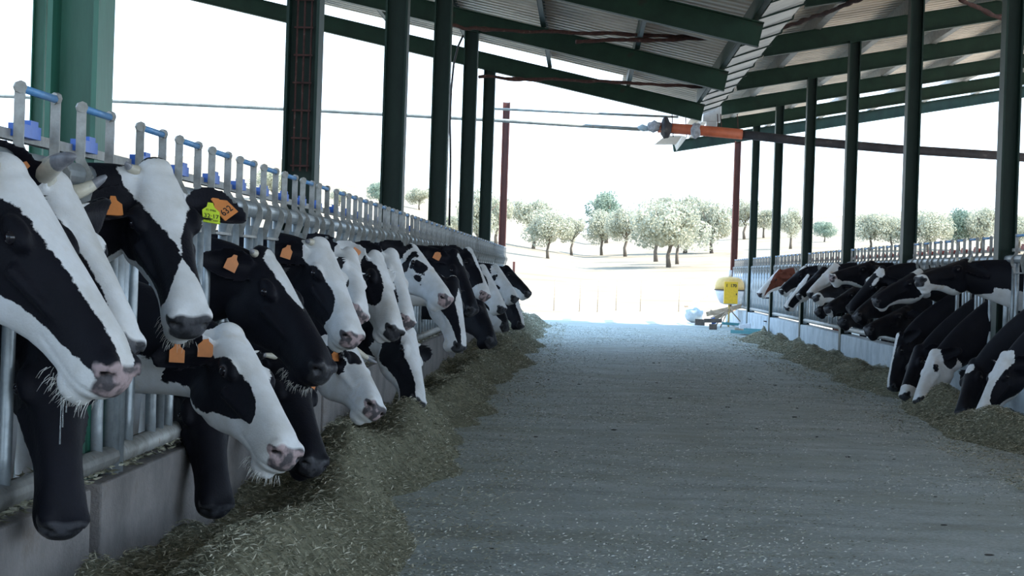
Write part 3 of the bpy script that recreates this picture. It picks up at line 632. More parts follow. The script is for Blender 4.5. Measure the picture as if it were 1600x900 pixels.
# ================================================================= RAFTERS, PURLINS, ROOF
def ibeam(mb, a, b, h=.27, w=.13, tf=.014, tw=.010):
    a = np.array(a, float); b = np.array(b, float); d = b - a; L = np.linalg.norm(d); d /= L; u = np.array((0, 0, 1.)); u -= d * (u @ d); u /= np.linalg.norm(u)
    for k in (1, -1): mb.bar(a + u * k * (h / 2 - tf / 2), b + u * k * (h / 2 - tf / 2), w, tf)
    mb.bar(a, b, tw, h - 2 * tf)
RH = .27
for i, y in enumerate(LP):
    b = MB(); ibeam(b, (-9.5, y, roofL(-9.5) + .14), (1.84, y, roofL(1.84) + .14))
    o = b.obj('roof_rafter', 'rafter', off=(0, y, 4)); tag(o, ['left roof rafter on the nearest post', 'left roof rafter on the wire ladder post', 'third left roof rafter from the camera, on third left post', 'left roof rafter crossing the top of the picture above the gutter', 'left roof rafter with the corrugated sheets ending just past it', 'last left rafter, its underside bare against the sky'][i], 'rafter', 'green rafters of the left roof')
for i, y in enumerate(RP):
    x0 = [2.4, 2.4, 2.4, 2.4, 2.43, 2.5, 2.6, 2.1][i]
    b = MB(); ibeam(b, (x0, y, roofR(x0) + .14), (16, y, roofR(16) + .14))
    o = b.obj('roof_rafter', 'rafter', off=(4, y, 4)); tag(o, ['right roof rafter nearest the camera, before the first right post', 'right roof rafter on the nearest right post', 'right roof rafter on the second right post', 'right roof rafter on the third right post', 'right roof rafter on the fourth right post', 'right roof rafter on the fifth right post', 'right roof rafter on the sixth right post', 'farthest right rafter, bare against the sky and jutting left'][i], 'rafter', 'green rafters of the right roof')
    if i == 7: o.data.materials[0] = M['backlitgreen']
LPUR = [1.74, .60, -.67, -1.95, -3.2, -4.5, -5.8, -7.1, -8.4]
for i, x in enumerate(LPUR):
    b = MB(); z = roofL(x) + RH + .01
    b.box((0, 13.3, .095), (.012, 34.3, .19)); b.box((.03, 13.3, .005), (.06, 34.3, .01)); b.box((.03, 13.3, .185), (.06, 34.3, .01))
    o = b.obj('roof_purlin', 'backlitgreen'); o.location = (x, 0, z)
    tag(o, 'left roof purlin, ' + (ORD[i] + ' out from the valley gutter' if i else 'the one running along the valley gutter'), 'purlin', 'purlins under the left roof')
RPUR = [2.5, 3.1, 4.35, 5.6, 6.85, 8.1, 9.35, 10.6, 11.85, 13.1, 14.4, 15.6]
for i, x in enumerate(RPUR):
    b = MB(); z = roofR(x) + RH + .01
    b.box((0, 21.4, .095), (.012, 50.4, .19)); b.box((.05, 21.4, .005), (.10, 50.4, .01)); b.box((.05, 21.4, .185), (.10, 50.4, .01))
    o = b.obj('roof_purlin', 'galvdirty'); o.location = (x, 0, z)
    tag(o, 'right roof purlin, ' + (['the one at the valley gutter'] + [q + ' out from the valley gutter' for q in ORD[1:] + ['eleventh', 'twelfth']])[i], 'purlin', 'purlins under the right roof')
def sheet(name, x0, x1, f, y0, y1, extra):
    pitch = .28; prof = []; y = y0
    while y < y1:
        for dy, dz in ((0, 0), (.10, 0), (.125, .045), (.155, .045), (.17, .012), (.20, .012), (.215, .045), (.255, .045)): prof.append((y + dy, dz))
        y += pitch
    nxs = 6; V = []
    for k in range(nxs + 1):
        x = x0 + (x1 - x0) * k / nxs
        for yy, dz in prof: V.append((x, yy, f(x) + extra + dz))
    m_ = len(prof); F = [(k * m_ + j, k * m_ + j + 1, (k + 1) * m_ + j + 1, (k + 1) * m_ + j) for k in range(nxs) for j in range(m_ - 1)]
    b = MB(); b.add(V, F); o = b.obj(name, 'roof'); s_ = o.modifiers.new('thick', 'SOLIDIFY'); s_.thickness = .003; s_.offset = 1
    tag(o, kind='structure'); return o
sheet('ceiling', -9.6, 1.9, roofL, -5, 30.6, RH + .20)
sheet('ceiling', .55, 1.9, roofL, 30.6, 33.6, RH + .20)
sheet('ceiling', 2.3, 16.2, roofR, -5, 42.6, RH + .20)
sheet('ceiling', 2.3, 5.2, roofR, 42.6, 44.4, RH + .20)
# hanging loose sheets at the far end
for pts, lb in (([(1040, 212, 34.5), (1066, 212, 34.5), (1056, 226, 34.6), (1022, 226, 34.6)], 'loose pale roof sheet hanging under the orange pipe'), ([(1066, 212, 35.2), (1074, 214, 35.2), (1057, 236, 35.3), (1053, 224, 35.3)], 'torn corner of roof sheet dangling beside the loose sheet')):
    P_ = [np.array(atY(*q)) for q in pts]; b = MB(); b.add(np.array(P_ + [q + np.array((0, .01, 0)) for q in P_]), [(0, 1, 2, 3), (7, 6, 5, 4), (0, 4, 5, 1), (1, 5, 6, 2), (2, 6, 7, 3), (3, 7, 4, 0)])
    tag(b.obj('roof_sheet', 'roof', off=P_[0]), lb, 'roof sheet')
# valley gutter
g = MB(); zL = roofL(1.84) + RH + .12; zR = roofR(2.4) + RH + .1
prof = [(1.82, zL + .12), (1.86, zL - .02), (2.32, zL + .16), (2.40, zR)]
V = []; ysg = np.linspace(-5, 34.2, 30)
for y in ysg: V += [(x, y, z) for x, z in prof] + [(x, y, z + .012) for x, z in prof]
F = []
for i in range(len(ysg) - 1):
    for j in range(3):
        a_ = i * 8 + j; F += [(a_, a_ + 1, a_ + 9, a_ + 8), (a_ + 4, a_ + 12, a_ + 13, a_ + 5)]
F += [(0, 4, 5, 1), (1, 5, 6, 2), (2, 6, 7, 3)]
root = empty('valley_gutter', (2.1, 15, 3.8), 'long zinc gutter strip in the valley where both roofs meet', 'gutter')
g.add(V, F); g.obj('channel', 'gutter', root, off=(2.1, 15, 3.8))
for y in np.arange(8.3, 34.2, 1.25):
    b = MB(); b.bar((1.83, y, zL - .035), (2.34, y, zL + .145), .02, .02); b.bar((2.34, y, zL + .145), (2.41, y, zR - .01), .02, .02); b.obj('strap', 'backlitgreen', root, off=(2.1, 15, 3.8))
q = atY(1112, 178, 34.4); b = MB(); b.box((0, 0, 0), (.33, .3, .30)); b.box((0, 0, -.19), (.2, .2, .10)); o = b.obj('gutter_box', 'gutter', bevel=.01); o.location = q; tag(o, 'pale metal outlet box at the far end of the valley gutter', 'gutter box')

# ================================================================= PIPES, ROPES, HOSE
def pxtube(pts, r, n=10):
    b = MB(); P_ = [atY(*p) for p in pts]
    if isinstance(r, str):                                     # lumpy, cobwebbed
        Q = []
        for a_, c_ in zip(P_[:-1], P_[1:]):
            for k in range(14): Q.append(a_.lerp(c_, k / 14))
        Q.append(P_[-1]); Q = [q + Vector((0, .015 * noise.noise(q * 5), .03 * noise.noise(q * 3))) for q in Q]
        b.tube(Q, [.020 + .022 * abs(noise.noise(q * 6 + Vector((3, 1, 2)))) for q in Q], n)
    else: b.tube(P_, r, n)
    return b, P_
root = empty('overhead_pipe', atY(900, 196, 33), 'long pipe slung across the alley, grey then orange then black', 'pipe'); off = root.location
b = MB(); b.tube([atY(-260, 136, 33), atY(0, 150, 33), atY(440, 170, 33), atY(760, 187, 33), atY(1000, 202, 33)], .033, 10); o = b.obj('grey_section', 'pipe', root, True, off)
b = MB(); b.tube([atY(1028, 199, 33), atY(1095, 204, 33), atY(1160, 210, 33)], .092, 16); b.obj('orange_section', 'orangepipe', root, True, off)
b = MB(); b.tube([atY(1158, 210, 33), atY(1250, 220, 33), atY(1400, 233, 33), atY(1560, 243, 33), atY(1760, 258, 33)], .078, 16); b.obj('black_section', 'blackpipe', root, True, off)
def rag(pxs, Y, r, mat, name, seed):
    b = MB(); rs = np.random.default_rng(seed); c = np.array(atY(*pxs, Y)); b.ell((0, 0, 0), r, n=18, m=12); v = b.v[0]
    for i in range(len(v)): v[i] *= 1 + .35 * noise.noise(Vector(v[i] * 14 + seed))
    b.v[0] = v + c; return b.obj(name, mat, root, True, off)
rag((1041, 200), 32.95, (.10, .13, .17), 'blackpipe', 'tied_rag', 3); rag((1022, 198), 32.95, (.12, .10, .10), 'cloth', 'tied_rag', 5); rag((1006, 200), 33, (.12, .07, .06), 'bag', 'tied_rag', 9); rag((1087, 204), 32.95, (.10, .12, .13), 'cloth', 'tied_rag', 11)
for px in (1050, 1071, 1121, 1126, 1152):
    b = MB(); a_ = atY(px, 178, 33); c_ = atY(px + 2, 214, 33); b.tube([a_, c_], .008, 6); b.obj('hanger_wire', 'rope', root, False, off)
b = MB(); b.tube([atY(772, 170, 33.6), atY(900, 176, 33.6), atY(1060, 183, 33.6)], .022, 8); tag(b.obj('overhead_conduit', 'pipe', smooth=True, off=atY(900, 176, 33.6)), 'thin grey conduit just above the grey stretch of pipe', 'conduit')
for pts, lb in (([(700, 40, 22.3), (760, 46, 23.2), (900, 50, 24), (1040, 56, 24.3), (1150, 64, 24.4)], 'upper rusty bracing rope full of cobwebs under the left roof'), ([(900, 64, 24), (980, 62, 24.2), (1080, 62, 24.3), (1150, 60, 24.4)], 'second cobwebbed rope sagging just below the upper rope'), ([(748, 120, 27.5), (860, 124, 28), (960, 129, 28.4), (1100, 136, 29)], 'lower cobwebbed bracing rope in front of the last left rafter'), ([(1185, 57, 25.5), (1250, 35, 24), (1310, 12, 22), (1350, -4, 21)], 'thin brace rod rising right from the valley gutter'), ([(1500, 0, 19), (1568, 29, 19.6)], 'short dark brace rod by the nearest right post')):
    b, P_ = pxtube(pts, 'lumpy', 8)
    tag(b.obj('bracing_rope', 'rope', smooth=True, off=P_[0]), lb, 'bracing')
b, P_ = pxtube([(724, 55, 21.5), (716, 72, 21.5), (709, 100, 21.5), (705, 140, 21.5), (703, 190, 21.5), (704, 250, 21.5), (703, 300, 21.5), (702, 352, 21.5)], .012, 8)
tag(b.obj('hose', 'rubber', smooth=True, off=P_[0]), 'thin black hose hanging beside the fourth left post', 'hose')

# ================================================================= HEADLOCK PANELS
SP = .597
def stall_parts(right):
    P_ = {}
    lk = 'red' if right else 'blue'
    b = MB()
    for sy in (-1, 1):                                        # flat bars with the bend below the rail
        b.bar((.012, sy * .165, 1.575), (.012, sy * .165, 1.415), .008, .027, up=(1, 0, 0)); b.bar((.012, sy * .165, 1.42), (.042, sy * .178, 1.37), .008, .027, up=(1, 0, 0))
        b.bar((.042, sy * .178, 1.375), (.042, sy * .18, 1.33), .008, .027, up=(1, 0, 0))
        b.bar((.042, sy * .18, 1.335), (.016, sy * .155, 1.25), .008, .027, up=(1, 0, 0)); b.tube([(.008, sy * .158, 1.572), (.016, sy * .172, 1.572)], .017, 8)
    b.bar((.014, -.157, 1.252), (.014, .157, 1.252), .045, .010)
    P_['locking_frame'] = (b, 'galvdirty')
    b = MB(); b.tube([(.012, -.165, 1.570), (.012, .165, 1.570)], .011, 8); P_['roller'] = (b, 'ltblue')
    b = MB(); b.box((-.022, 0, 1.468), (.032, .19, .034)); b.box((-.022, .04, 1.488), (.028, .07, .022)); P_['latch'] = (b, lk)
    for nm, yy, x0 in (('neck_bar', -.17, 0), ('neck_bar', .17, .0)):
        b = MB(); b.tube([(0.0, yy, 1.30), (.0, yy * .92, 1.05), (0, yy * .95, .62), (0, yy, .50)], .019, 10); P_[nm + str(yy)] = (b, 'galv')
    b = MB(); b.tube([(0, SP / 2, 1.36), (0, SP / 2, .50)], .017, 10); P_['divider_bar1'] = (b, 'galv')
    b = MB(); b.tube([(-.02, .235, 1.36), (-.02, .235, .50)], .013, 8); P_['divider_bar2'] = (b, 'galv')
    return P_
cache = {}
def panel(side, y0, y1, label, group):
    X = FX if side > 0 else RX
    root = empty('headlock_panel', (X, y0, 0), label, 'headlock', group)
    root.location.z = -.01 if side > 0 else 0
    lo = .04 if side > 0 else 0
    sx = 1 if side > 0 else -1
    L = y1 - y0; b = MB(); b.tube([(0, 0, 1.375), (0, L, 1.375)], .036, 14); b.tube([(0, .0, 1.375), (0, 0, .42)], .03, 10); b.tube([(0, L, 1.375), (0, L, .42)], .03, 10); b.obj('top_rail', 'galv', root, True)
    b = MB(); b.tube([(0, 0, .475 + lo), (0, L, .475 + lo)], .034, 12); b.obj('bottom_rail', 'galvdirty', root, True)
    b = MB(); b.bar((-.045 * sx, 0, 1.455), (-.045 * sx, L, 1.455), .028, .028); b.obj('latch_rail', 'galvdirty', root)
    n = int(L / SP); m0 = (L - n * SP) / 2
    if side not in cache:
        cache[side] = {}
        for k, (bb, mt) in stall_parts(side < 0).items():
            bb.v = [v * np.array((sx, 1, 1)) for v in bb.v]
            cache[side][k] = bb.mesh(k.rstrip('0123456789.-'), mt, k[0] in 'nrd')
    for i in range(n):
        for k, me in cache[side].items():
            o = bpy.data.objects.new(k.rstrip('0123456789.-'), me); COL.objects.link(o); o.parent = root; o.location = (0, m0 + (i + .5) * SP, 0)
ends = [5.92 + 4.90 * k for k in range(-1, 7)]
nmL = ['standing in front of the nearest bright green post', 'reaching up to the wire ladder post', 'just past the wire ladder post', 'just past the third left post', 'just past the fourth left post', 'just past the fifth left post', 'beyond the sixth left post, at row end']
for i in range(len(ends) - 1): panel(1, ends[i] + .03, ends[i + 1] - .03, 'galvanised headlock panel with blue rollers ' + nmL[i], 'headlock panels of the left row')
ends = [RP[0]] + RP[1:]
nmR = ['in front of the nearest right post', 'between the nearest and second right posts', 'between the second and third right posts', 'between the third and fourth right posts', 'between the fourth and fifth right posts', 'between the fifth and sixth right posts', 'between the sixth and farthest right posts']
for i in range(len(ends) - 1): panel(-1, ends[i] + .14, ends[i + 1] - .14, 'galvanised headlock panel with red latches ' + nmR[i], 'headlock panels of the right row')

# ================================================================= HAY
def hayh(x, y, side):
    if side > 0:
        edge = -.72 + .34 * noise.noise(Vector((3.3, y * .50, 0))) + .16 * noise.noise(Vector((9, y * 1.5, 0))); u = (x + 1.42) / (edge + 1.42)
        if y > 39: u *= 1 + (y - 39) * 1.0
        H = .30
    else:
        edge = 2.98 + .26 * noise.noise(Vector((5.3, y * .5, 0))) + .10 * noise.noise(Vector((2, y * 1.6, 0))) - .12 * max(0, (20 - y) / 8); u = (3.62 - x) / (3.62 - edge)
        if y > 35: u *= 1 + (y - 35) * 1.2
        H = .22
    u = max(0, u)
    if u >= 1: return -.02
    cell = noise.noise(Vector((u * .8, y * .95, side * 3.))) + .5 * noise.noise(Vector((u * 1.5 + 4, y * 2.3, side * 7.)))
    dome = (1 - u ** 2.6)
    ridge = math.exp(-((u - .58 - .12 * cell) / .22) ** 2); trough = math.exp(-((u - .22) / .17) ** 2) * (.55 + .9 * cell)
    h = H * dome * (.85 + .75 * noise.noise(Vector((2.2, y * .62, side * 5.)))) * (.62 + .55 * ridge - .42 * max(0, trough) + .42 * cell)
    h += dome * (.030 * noise.noise(Vector((x * 5, y * 3.6, side))) + .016 * noise.noise(Vector((x * 11, y * 9, 3))) + .008 * noise.noise(Vector((x * 26, y * 24, 1))))
    return max(h, .004)
def hay(side, y0, y1, label):
    xa, xb = (-1.43, -.30) if side > 0 else (2.45, 3.64)
    ysv = [y0]
    while ysv[-1] < y1: ysv.append(ysv[-1] + max(.03, ysv[-1] * .0042))
    xsv = np.linspace(xa, xb, 44); V = [(x, y, hayh(x, y, side) - (.0)) for y in ysv for x in xsv]; m_ = len(xsv)
    F = [(j * m_ + i, j * m_ + i + 1, (j + 1) * m_ + i + 1, (j + 1) * m_ + i) for j in range(len(ysv) - 1) for i in range(m_ - 1) if max(V[j * m_ + i][2], V[j * m_ + i + 1][2], V[(j + 1) * m_ + i][2]) > -.015]
    b = MB(); b.add(V, F)
    # strands
    rs = random.Random(3 + side); SV = []; SF = []
    cnt = 80000
    for k in range(cnt):
        y = y0 + (y1 - y0) * rs.random() ** 1.9; x = rs.uniform(xa, xb)
        h = hayh(x, y, side)
        if h < 0:
            if rs.random() > (.16 if noise.noise(Vector((x * 2.5, y * 1.2, 2))) > -.05 else .04): continue
            h = .004
        ln = rs.uniform(.012, .042) * (1 + y * .012); wd = rs.uniform(.0008, .0017) * (1 + y * .05); az = rs.uniform(0, 2 * PI); el = rs.gauss(.08, .35)
        dx, dy, dz = math.cos(az) * math.cos(el) * ln / 2, math.sin(az) * math.cos(el) * ln / 2, abs(math.sin(el)) * ln / 2
        px_, py_ = -math.sin(az) * wd, math.cos(az) * wd; z = h + rs.uniform(.0, .012) + .003; q = len(SV)
        SV += [(x - dx - px_, y - dy - py_, z - dz * .4), (x - dx + px_, y - dy + py_, z - dz * .4), (x + px_, y + py_, z + ln * .08 + wd), (x - px_, y - py_, z + ln * .08 - wd * .5), (x + dx, y + dy, z + dz)]
        SF += [(q, q + 1, q + 2, q + 3), (q + 3, q + 2, q + 4)]
    b.add(SV, SF, 1)
    if side > 0:                                              # feed lying on top of the kerb
        SV = []; SF = []
        for k in range(9000):
            y = y0 + (24 - y0) * rs.random() ** 1.6; x = rs.uniform(-1.72, -1.44); cov = noise.noise(Vector((x * 3, y * 1.2, 8)))
            if cov < -.25: continue
            h = (.452 if x > -1.655 else .345) + rs.uniform(0, .03); ln = rs.uniform(.02, .05); wd = rs.uniform(.0015, .003) * (1 + y * .04); az = rs.uniform(0, 2 * PI); q = len(SV)
            dx, dy = math.cos(az) * ln / 2, math.sin(az) * ln / 2
            SV += [(x - dx, y - dy, h), (x - dy * wd / ln * 3, y + dx * wd / ln * 3, h + .004), (x + dx, y + dy, h + rs.uniform(0, .012)), (x + dy * wd / ln * 3, y - dx * wd / ln * 3, h - .002)]; SF.append((q, q + 1, q + 2, q + 3))
        b.add(SV, SF, 1)
    tag(b.obj('hay_heap', ['hay', 'haystrand'], smooth=True, off=(xa, y0, 0)), label, 'hay', kind='stuff')
hay(1, 4.2, 41.5, 'long heap of chopped green brown hay along the left kerb')
hay(-1, 10.5, 36.5, 'long heap of chopped hay along the pale right kerb')
rs = random.Random(11); SV = []; SF = []
for k in range(75000):
    y = 6.2 + 34 * rs.random() ** 1.7; x = rs.uniform(-1.0, 3.4)
    d = noise.noise(Vector((x * .9, y * .5, 5))) + .35 * noise.noise(Vector((x * 3, y * 2, 6))) + .35 * (max(0, .5 - x) + max(0, x - 2.4) * .4)
    if d < rs.uniform(-.7, .5): continue
    ln = rs.uniform(.006, .022) * (1 + .03 * y); wd = rs.uniform(.0013, .0035) * (1 + y * .04); az = rs.uniform(0, 2 * PI); dx, dy = math.cos(az) * ln / 2, math.sin(az) * ln / 2; q = len(SV)
    e = wd / ln; z = .0045
    SV += [(x - dx, y - dy, z), (x - dy * e * 2, y + dx * e * 2, z + .003), (x + dx, y + dy, z + rs.uniform(0, .006)), (x + dy * e * 2, y - dx * e * 2, z)]; SF.append((q, q + 1, q + 2, q + 3))
b = MB(); b.add(SV, SF); tag(b.obj('straw_bits', 'straw'), 'scattered chopped straw and dust on the alley floor', 'straw', kind='stuff')
b = MB()
for k in range(70):
    y = 6.6 + 20 * rs.random() ** 1.5; x = rs.uniform(-.5, 3.0); r = rs.uniform(.002, .009) * (1 + .04 * y); b.ell((x, y, r * .4), (r * rs.uniform(1, 2.2), r * .8, r * .35), n=7, m=5)
tag(b.obj('droppings', 'clod'), 'dark crumbs and clods strewn over the concrete alley', 'crumbs', kind='stuff')

# ================================================================= TANK AND JUNK AT THE FAR END
TB = atZ(1138, 512, 0)
root = empty('feed_tank', TB, 'round yellow and white tank on a spindly stand, far right end', 'tank'); ctr = atY(1138, 453, TB.y) - TB
def lathe(prof, n=28):
    a_ = np.linspace(0, 2 * PI, n, endpoint=False); return [np.stack([r * np.cos(a_), r * np.sin(a_), np.full(n, z)], 1) for r, z in prof]
c0 = np.array((0, 0, ctr.z))
b = MB(); b.rings([c0 + q for q in lathe([(.335, 0), (.33, .10), (.315, .18), (.27, .25), (.18, .29), (.05, .305), (.01, .306)])]); b.obj('upper_shell', 'cream', root, True)
b = MB(); b.rings([c0 + q for q in lathe([(.12, -.33), (.20, -.30), (.27, -.2), (.315, -.08), (.325, -.01)])]); b.obj('lower_shell', 'white', root, True)
b = MB(); b.rings([c0 + q for q in lathe([(.335, -.012), (.35, -.01), (.35, .006), (.335, .008)])]); b.obj('seam_ring', 'blackpipe', root, True)
b = MB(); b.box(c0 + (0.0, -.39, -.06), (.31, .12, .50)); bx_ = b.obj('control_box', 'yellow', root, bevel=.012)
b = MB(); b.box(c0 + (.12, -.455, -.09), (.02, .012, .04)); b.obj('catch', 'blackpipe', bx_)
cu = bpy.data.curves.new('t', 'FONT'); cu.body = '1  170'; cu.size = .095; cu.align_x = 'CENTER'; cu.offset = .003
t2 = bpy.data.objects.new('t', cu); COL.objects.link(t2); tme = bpy.data.meshes.new_from_object(t2.evaluated_get(bpy.context.evaluated_depsgraph_get())); bpy.data.objects.remove(t2)
for v in tme.vertices: v.co = Vector(c0) + Vector((v.co.x, -.4535, .07 + v.co.y))
tme.materials.append(M['ink']); t3 = bpy.data.objects.new('lettering', tme); COL.objects.link(t3); t3.parent = bx_
b = MB(); b.tube([c0 + (0, -.05, .29), c0 + (0, -.05, .45)], .035, 10); b.obj('filler_neck', 'white', root, True)
b = MB(); b.tube([(0, 0, ctr.z - .30), (0, 0, .02)], .022, 10); b.obj('stand_column', 'cream', root, True)
for a_ in (.3, 2.3, 4.2):
    b = MB(); b.tube([(0, 0, ctr.z - .42), (.42 * math.cos(a_), .42 * math.sin(a_), .015)], .014, 8); b.obj('leg', 'wood', root, True)
def plank(pa, pb, Y, w, h, mat, label, Y2=None, name='timber_plank', cat='plank'):
    a_ = np.array(atY(*pa, Y)); c_ = np.array(atY(*pb, Y2 or Y)); b = MB(); a_[2] = max(a_[2], h / 2 + .002); c_[2] = max(c_[2], h / 2 + .002); b.bar(a_, c_, w, h)
    o = b.obj(name, mat, off=(a_ + c_) / 2, bevel=.004); tag(o, label, cat); return o
YY = TB.y
plank((1104, 491), (1160, 478), YY + .7, .07, .10, 'wood', 'pale beam slanting up behind the tank stand', YY + .5)
plank((1109, 487), (1124, 493), YY + .4, .07, .10, 'wood', 'short pale beam end propped left of the stand')
plank((1112, 499), (1150, 481), YY + .2, .06, .09, 'wood', 'long weathered beam crossing under the tank', YY + .9)
plank((1086, 503), (1101, 504), YY - .3, .14, .14, 'darkwood', 'dark block at the left end of the junk pile', name='timber_block', cat='block')
plank((1100, 501), (1128, 501), YY - .5, .10, .09, 'darkwood', 'dark plank low in the junk pile')
plank((1108, 511), (1120, 512), 41, .14, .12, 'darkwood', 'lone dark brick shaped block before the junk pile', name='timber_block', cat='block')
plank((1128, 505), (1155, 507), YY - .9, .10, .06, 'teal', 'teal painted board lying under the stand')
plank((1155, 511), (1172, 508), 40.5, .12, .09, 'white', 'white board piece right of the stand foot')
plank((1148, 514), (1166, 517), 40.0, .08, .05, 'wood', 'thin pale lath before the white board')
plank((1113, 497), (1116, 506), YY - .4, .10, .10, 'blue', 'small blue container in the junk pile', name='container', cat='container')
plank((1072, 479), (1103, 463), 50, .14, .05, 'wood', 'grey plank propped up at a slant in the sunlit yard', 50.5)
b = MB(); b.ell((0, 0, .17), (.22, .18, .18), n=20, m=12)
for i in range(len(b.v[0])): b.v[0][i] *= 1 + .3 * noise.noise(Vector(b.v[0][i] * 9))
b.v[0][:, 2] = np.maximum(b.v[0][:, 2], 0); q = atY(1085, 490, 47.5); o = b.obj('plastic_bag', 'bag', smooth=True); o.location = (q.x, 47.5, -.02); tag(o, 'crumpled pale blue plastic bag left of the junk pile', 'bag')
# teal tray
q = atZ(1180, 524, 0); root = empty('metal_tray', q, 'teal metal tray lying on the floor at the far right kerb', 'tray')
b = MB(); R_ = Matrix.Rotation(math.radians(-38), 3, 'Z')
b.box((0, 0, .05), (.85, .50, .03), R_); b.obj('tray_bottom', 'galv', root, bevel=.004)
b = MB(); b.box(R_ @ Vector((0, .24, .08)), (.85, .03, .09), R_); b.box(R_ @ Vector((0, -.24, .06)), (.85, .03, .07), R_); b.obj('tray_rim', 'teal', root, bevel=.004)
# stand by the kerb
q = atZ(1211, 527, 0); root = empty('metal_stand', q, 'slim dark metal stand with two uprights before the far headlocks', 'stand'); hh = atY(1211, 466, q.y).z
for dx in (-.045, .045):
    b = MB(); b.tube([(dx, 0, 0), (dx, 0, hh)], .014, 8); b.obj('upright', 'rustpost', root, True)
b = MB(); b.box((-.02, .0, hh), (.42, .30, .03)); b.obj('top_shelf', 'blackpipe', root, bevel=.004)
b = MB(); b.box((-.10, .0, hh * .40), (.26, .2, .02)); b.obj('lower_shelf', 'blackpipe', root, bevel=.004)
# yard fence stakes
for i, px in enumerate((865, 905, 933, 962, 1000, 1060)):
    q = toground(px, 486 + i % 3); b = MB(); b.tube([(0, 0, -.05), (.02, 0, .95)], .012, 6); o = b.obj('fence_stake', 'wood', smooth=True); o.location = q
    tag(o, 'thin pale fence stake in the dry field, %s from the left' % ORD[i], 'fence stake', 'fence stakes in the dry field')
q = toground(802, 445); b = MB(); b.box((0, 0, .55), (.12, .12, 1.2)); o = b.obj('gate_post', 'rustpost', bevel=.01); o.location = q; tag(o, 'stubby red post in the sun beyond the left row', 'post')

# ================================================================= TREES
def crown_mesh(seed, mat, flat=.62):
    rs = np.random.default_rng(seed); blobs = []
    for k in range(26):
        a_ = rs.uniform(0, 2 * PI); r = rs.uniform(0, .72) ** .7 * .75; z = rs.uniform(-.32, .35) * (1 - r * .55)
        blobs.append((np.array((r * math.cos(a_), r * math.sin(a_), z)), rs.uniform(.20, .34)))
    V = []; F = []
    for k in range(8500):
        c_, r_ = blobs[rs.integers(len(blobs))]; d = rs.normal(size=3); d /= np.linalg.norm(d); p_ = c_ + d * r_ * rs.uniform(.75, 1.08) * np.array((1, 1, .75))
        n_ = d + rs.normal(size=3) * .7; n_ /= np.linalg.norm(n_); t_ = np.cross(n_, rs.normal(size=3)); t_ /= np.linalg.norm(t_); b_ = np.cross(n_, t_); sz = rs.uniform(.013, .032)
        q = len(V); V += [p_ + t_ * sz, p_ + b_ * sz * .8, p_ - t_ * sz, p_ - b_ * sz * .8]; F.append((q, q + 1, q + 2, q + 3))
    b = MB(); b.add(V, F); return b.mesh('crown', mat)
CM = [crown_mesh(1, 'leaf'), crown_mesh(2, 'leaf'), crown_mesh(3, 'leaf'), crown_mesh(4, 'darkleaf')]
def trunk_mesh(seed):
    rs = np.random.default_rng(seed); b = MB(); b.tube([(0, 0, -.02), (.02, 0, .15), (-.02, .01, .3), (.01, 0, .48)], [.036, .025, .022, .02], 10)
    for k in range(6):
        a_ = k * 1.05 + rs.uniform(-.3, .3); z = rs.uniform(.28, .42); e = rs.uniform(.2, .34)
        b.tube([(0, 0, z), (e * .5 * math.cos(a_), e * .5 * math.sin(a_), z + .14), (e * math.cos(a_), e * math.sin(a_), z + .32)], [.014, .010, .006], 7)
    return b.mesh('trunk', 'bark', True)
TM = [trunk_mesh(1), trunk_mesh(2)]
def tree(base, top, width, label, kind=0, low=.28):
    low = max(.02, low - .24); width *= 1.18
    g_ = toground(*base); k = g_.y / FOC; H = (base[1] - top) * k; W = width * k
    root = empty('oak_tree', g_, label, 'tree', 'oaks on the dry hillside'); root.rotation_euler = (0, 0, (base[0] * .37) % 6.28)
    t = bpy.data.objects.new('trunk', TM[kind % 2]); COL.objects.link(t); t.parent = root; t.scale = (H, H, H)
    c_ = bpy.data.objects.new('crown', CM[kind]); COL.objects.link(c_); c_.parent = root; hz = H * (1 - low) / 2
    c_.location = (0, 0, H - hz); c_.scale = (W / 2 / .95, W / 2 / .95, hz / .60)
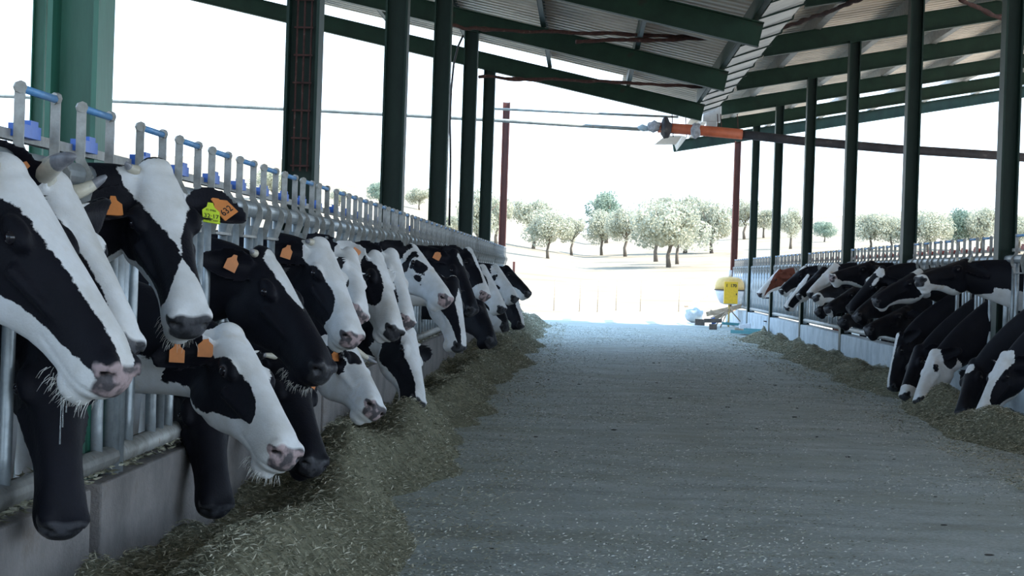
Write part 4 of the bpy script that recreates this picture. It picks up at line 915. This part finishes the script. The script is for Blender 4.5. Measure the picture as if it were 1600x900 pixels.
for a_ in [((1045, 418), 296, 150, 'big broad oak standing alone in front of the others', 0, .30), ((856, 404), 322, 92, 'small round oak at the left of the open field', 1, .38),
           ((893, 399), 328, 48, 'slim oak touching the right side of the small round one', 2, .35), ((833, 389), 298, 95, 'oak behind the small round one, higher up', 2, .3),
           ((940, 399), 322, 75, 'oak with a forked trunk in the middle distance', 1, .38), ((947, 380), 288, 72, 'darkest green oak, behind the forked trunk one', 3, .2),
           ((977, 401), 312, 72, 'oak between the forked trunk one and the big broad one', 2, .35), ((1025, 409), 302, 85, 'oak just behind the big one, showing its trunk at left', 1, .35),
           ((1070, 396), 288, 110, 'tall pale oak rising behind the big broad one', 2, .2), ((1058, 413), 318, 60, 'lower oak right behind the big oak trunk', 0, .3), ((1112, 396), 305, 80, 'oak merging with the big one on its right side', 1, .2),
           ((1163, 374), 300, 52, 'oak seen between the farthest reddish post and the next', 2, .35), ((1193, 372), 318, 45, 'small oak seen between two far right posts', 0, .3), ((1235, 389), 318, 52, 'oak with a bare trunk between the fifth and fourth right posts', 1, .4),
           ((1288, 378), 342, 44, 'low oak left of the third right post', 3, .2), ((1360, 392), 322, 80, 'wide oak just right of the third right post', 0, .1), ((1392, 392), 330, 80, 'oak left of the second right post', 2, .1), ((1450, 394), 322, 90, 'oak in the gap right of the second right post', 1, .1),
           ((1498, 392), 318, 66, 'dark oak in the middle of the widest right gap', 3, .1), ((1535, 394), 310, 70, 'oak beside the nearest right post', 0, .1), ((1592, 396), 326, 60, 'oak at the right picture edge beyond the nearest post', 2, .1),
           ((745, 386), 284, 74, 'oak glimpsed right of the fifth left post', 1, .2), ((775, 384), 292, 60, 'oak glimpsed beside the reddish pole', 2, .2), ((700, 372), 330, 60, 'low oak behind the fourth left post', 0, .1),
           ((655, 328), 286, 50, 'far oak on the left hill between third and fourth posts', 2, .15), ((592, 322), 280, 44, 'far dark oak left of the third left post', 3, .15), ((425, 312), 256, 76, 'far pale oak left of the wire ladder post', 0, .15), ((530, 322), 292, 40, 'far small oak right of the wire ladder post', 1, .15)]:
    tree(a_[0], a_[1], a_[2], a_[3], a_[4], a_[5])

# ================================================================= LIGHT
w = bpy.data.worlds.new('world'); scn.world = w; w.use_nodes = True; nt = w.node_tree; nt.nodes.clear()
out = nt.nodes.new('ShaderNodeOutputWorld'); bg = nt.nodes.new('ShaderNodeBackground'); nt.links.new(bg.outputs[0], out.inputs[0])
tc = nt.nodes.new('ShaderNodeTexCoord'); sx = nt.nodes.new('ShaderNodeSeparateXYZ'); nt.links.new(tc.outputs['Generated'], sx.inputs[0])
r = ramp(nt, sx.outputs[2], [(0, (.76, .89, 1.0)), (.35, (.44, .68, 1.0))]); nt.links.new(r.outputs[0], bg.inputs[0]); bg.inputs[1].default_value = 2.3
sd = bpy.data.lights.new('sun', 'SUN'); sd.energy = 9; sd.angle = math.radians(.6); sd.color = (1, .93, .82); so = bpy.data.objects.new('sun', sd); COL.objects.link(so)
dirv = Vector((-1.0, .22, -1.05)).normalized(); so.rotation_euler = dirv.to_track_quat('-Z', 'Y').to_euler()
scn.view_settings.view_transform = 'Standard'; scn.view_settings.look = 'None'; scn.view_settings.exposure = .5; scn.view_settings.gamma = 1; scn.view_settings.use_curve_mapping = False
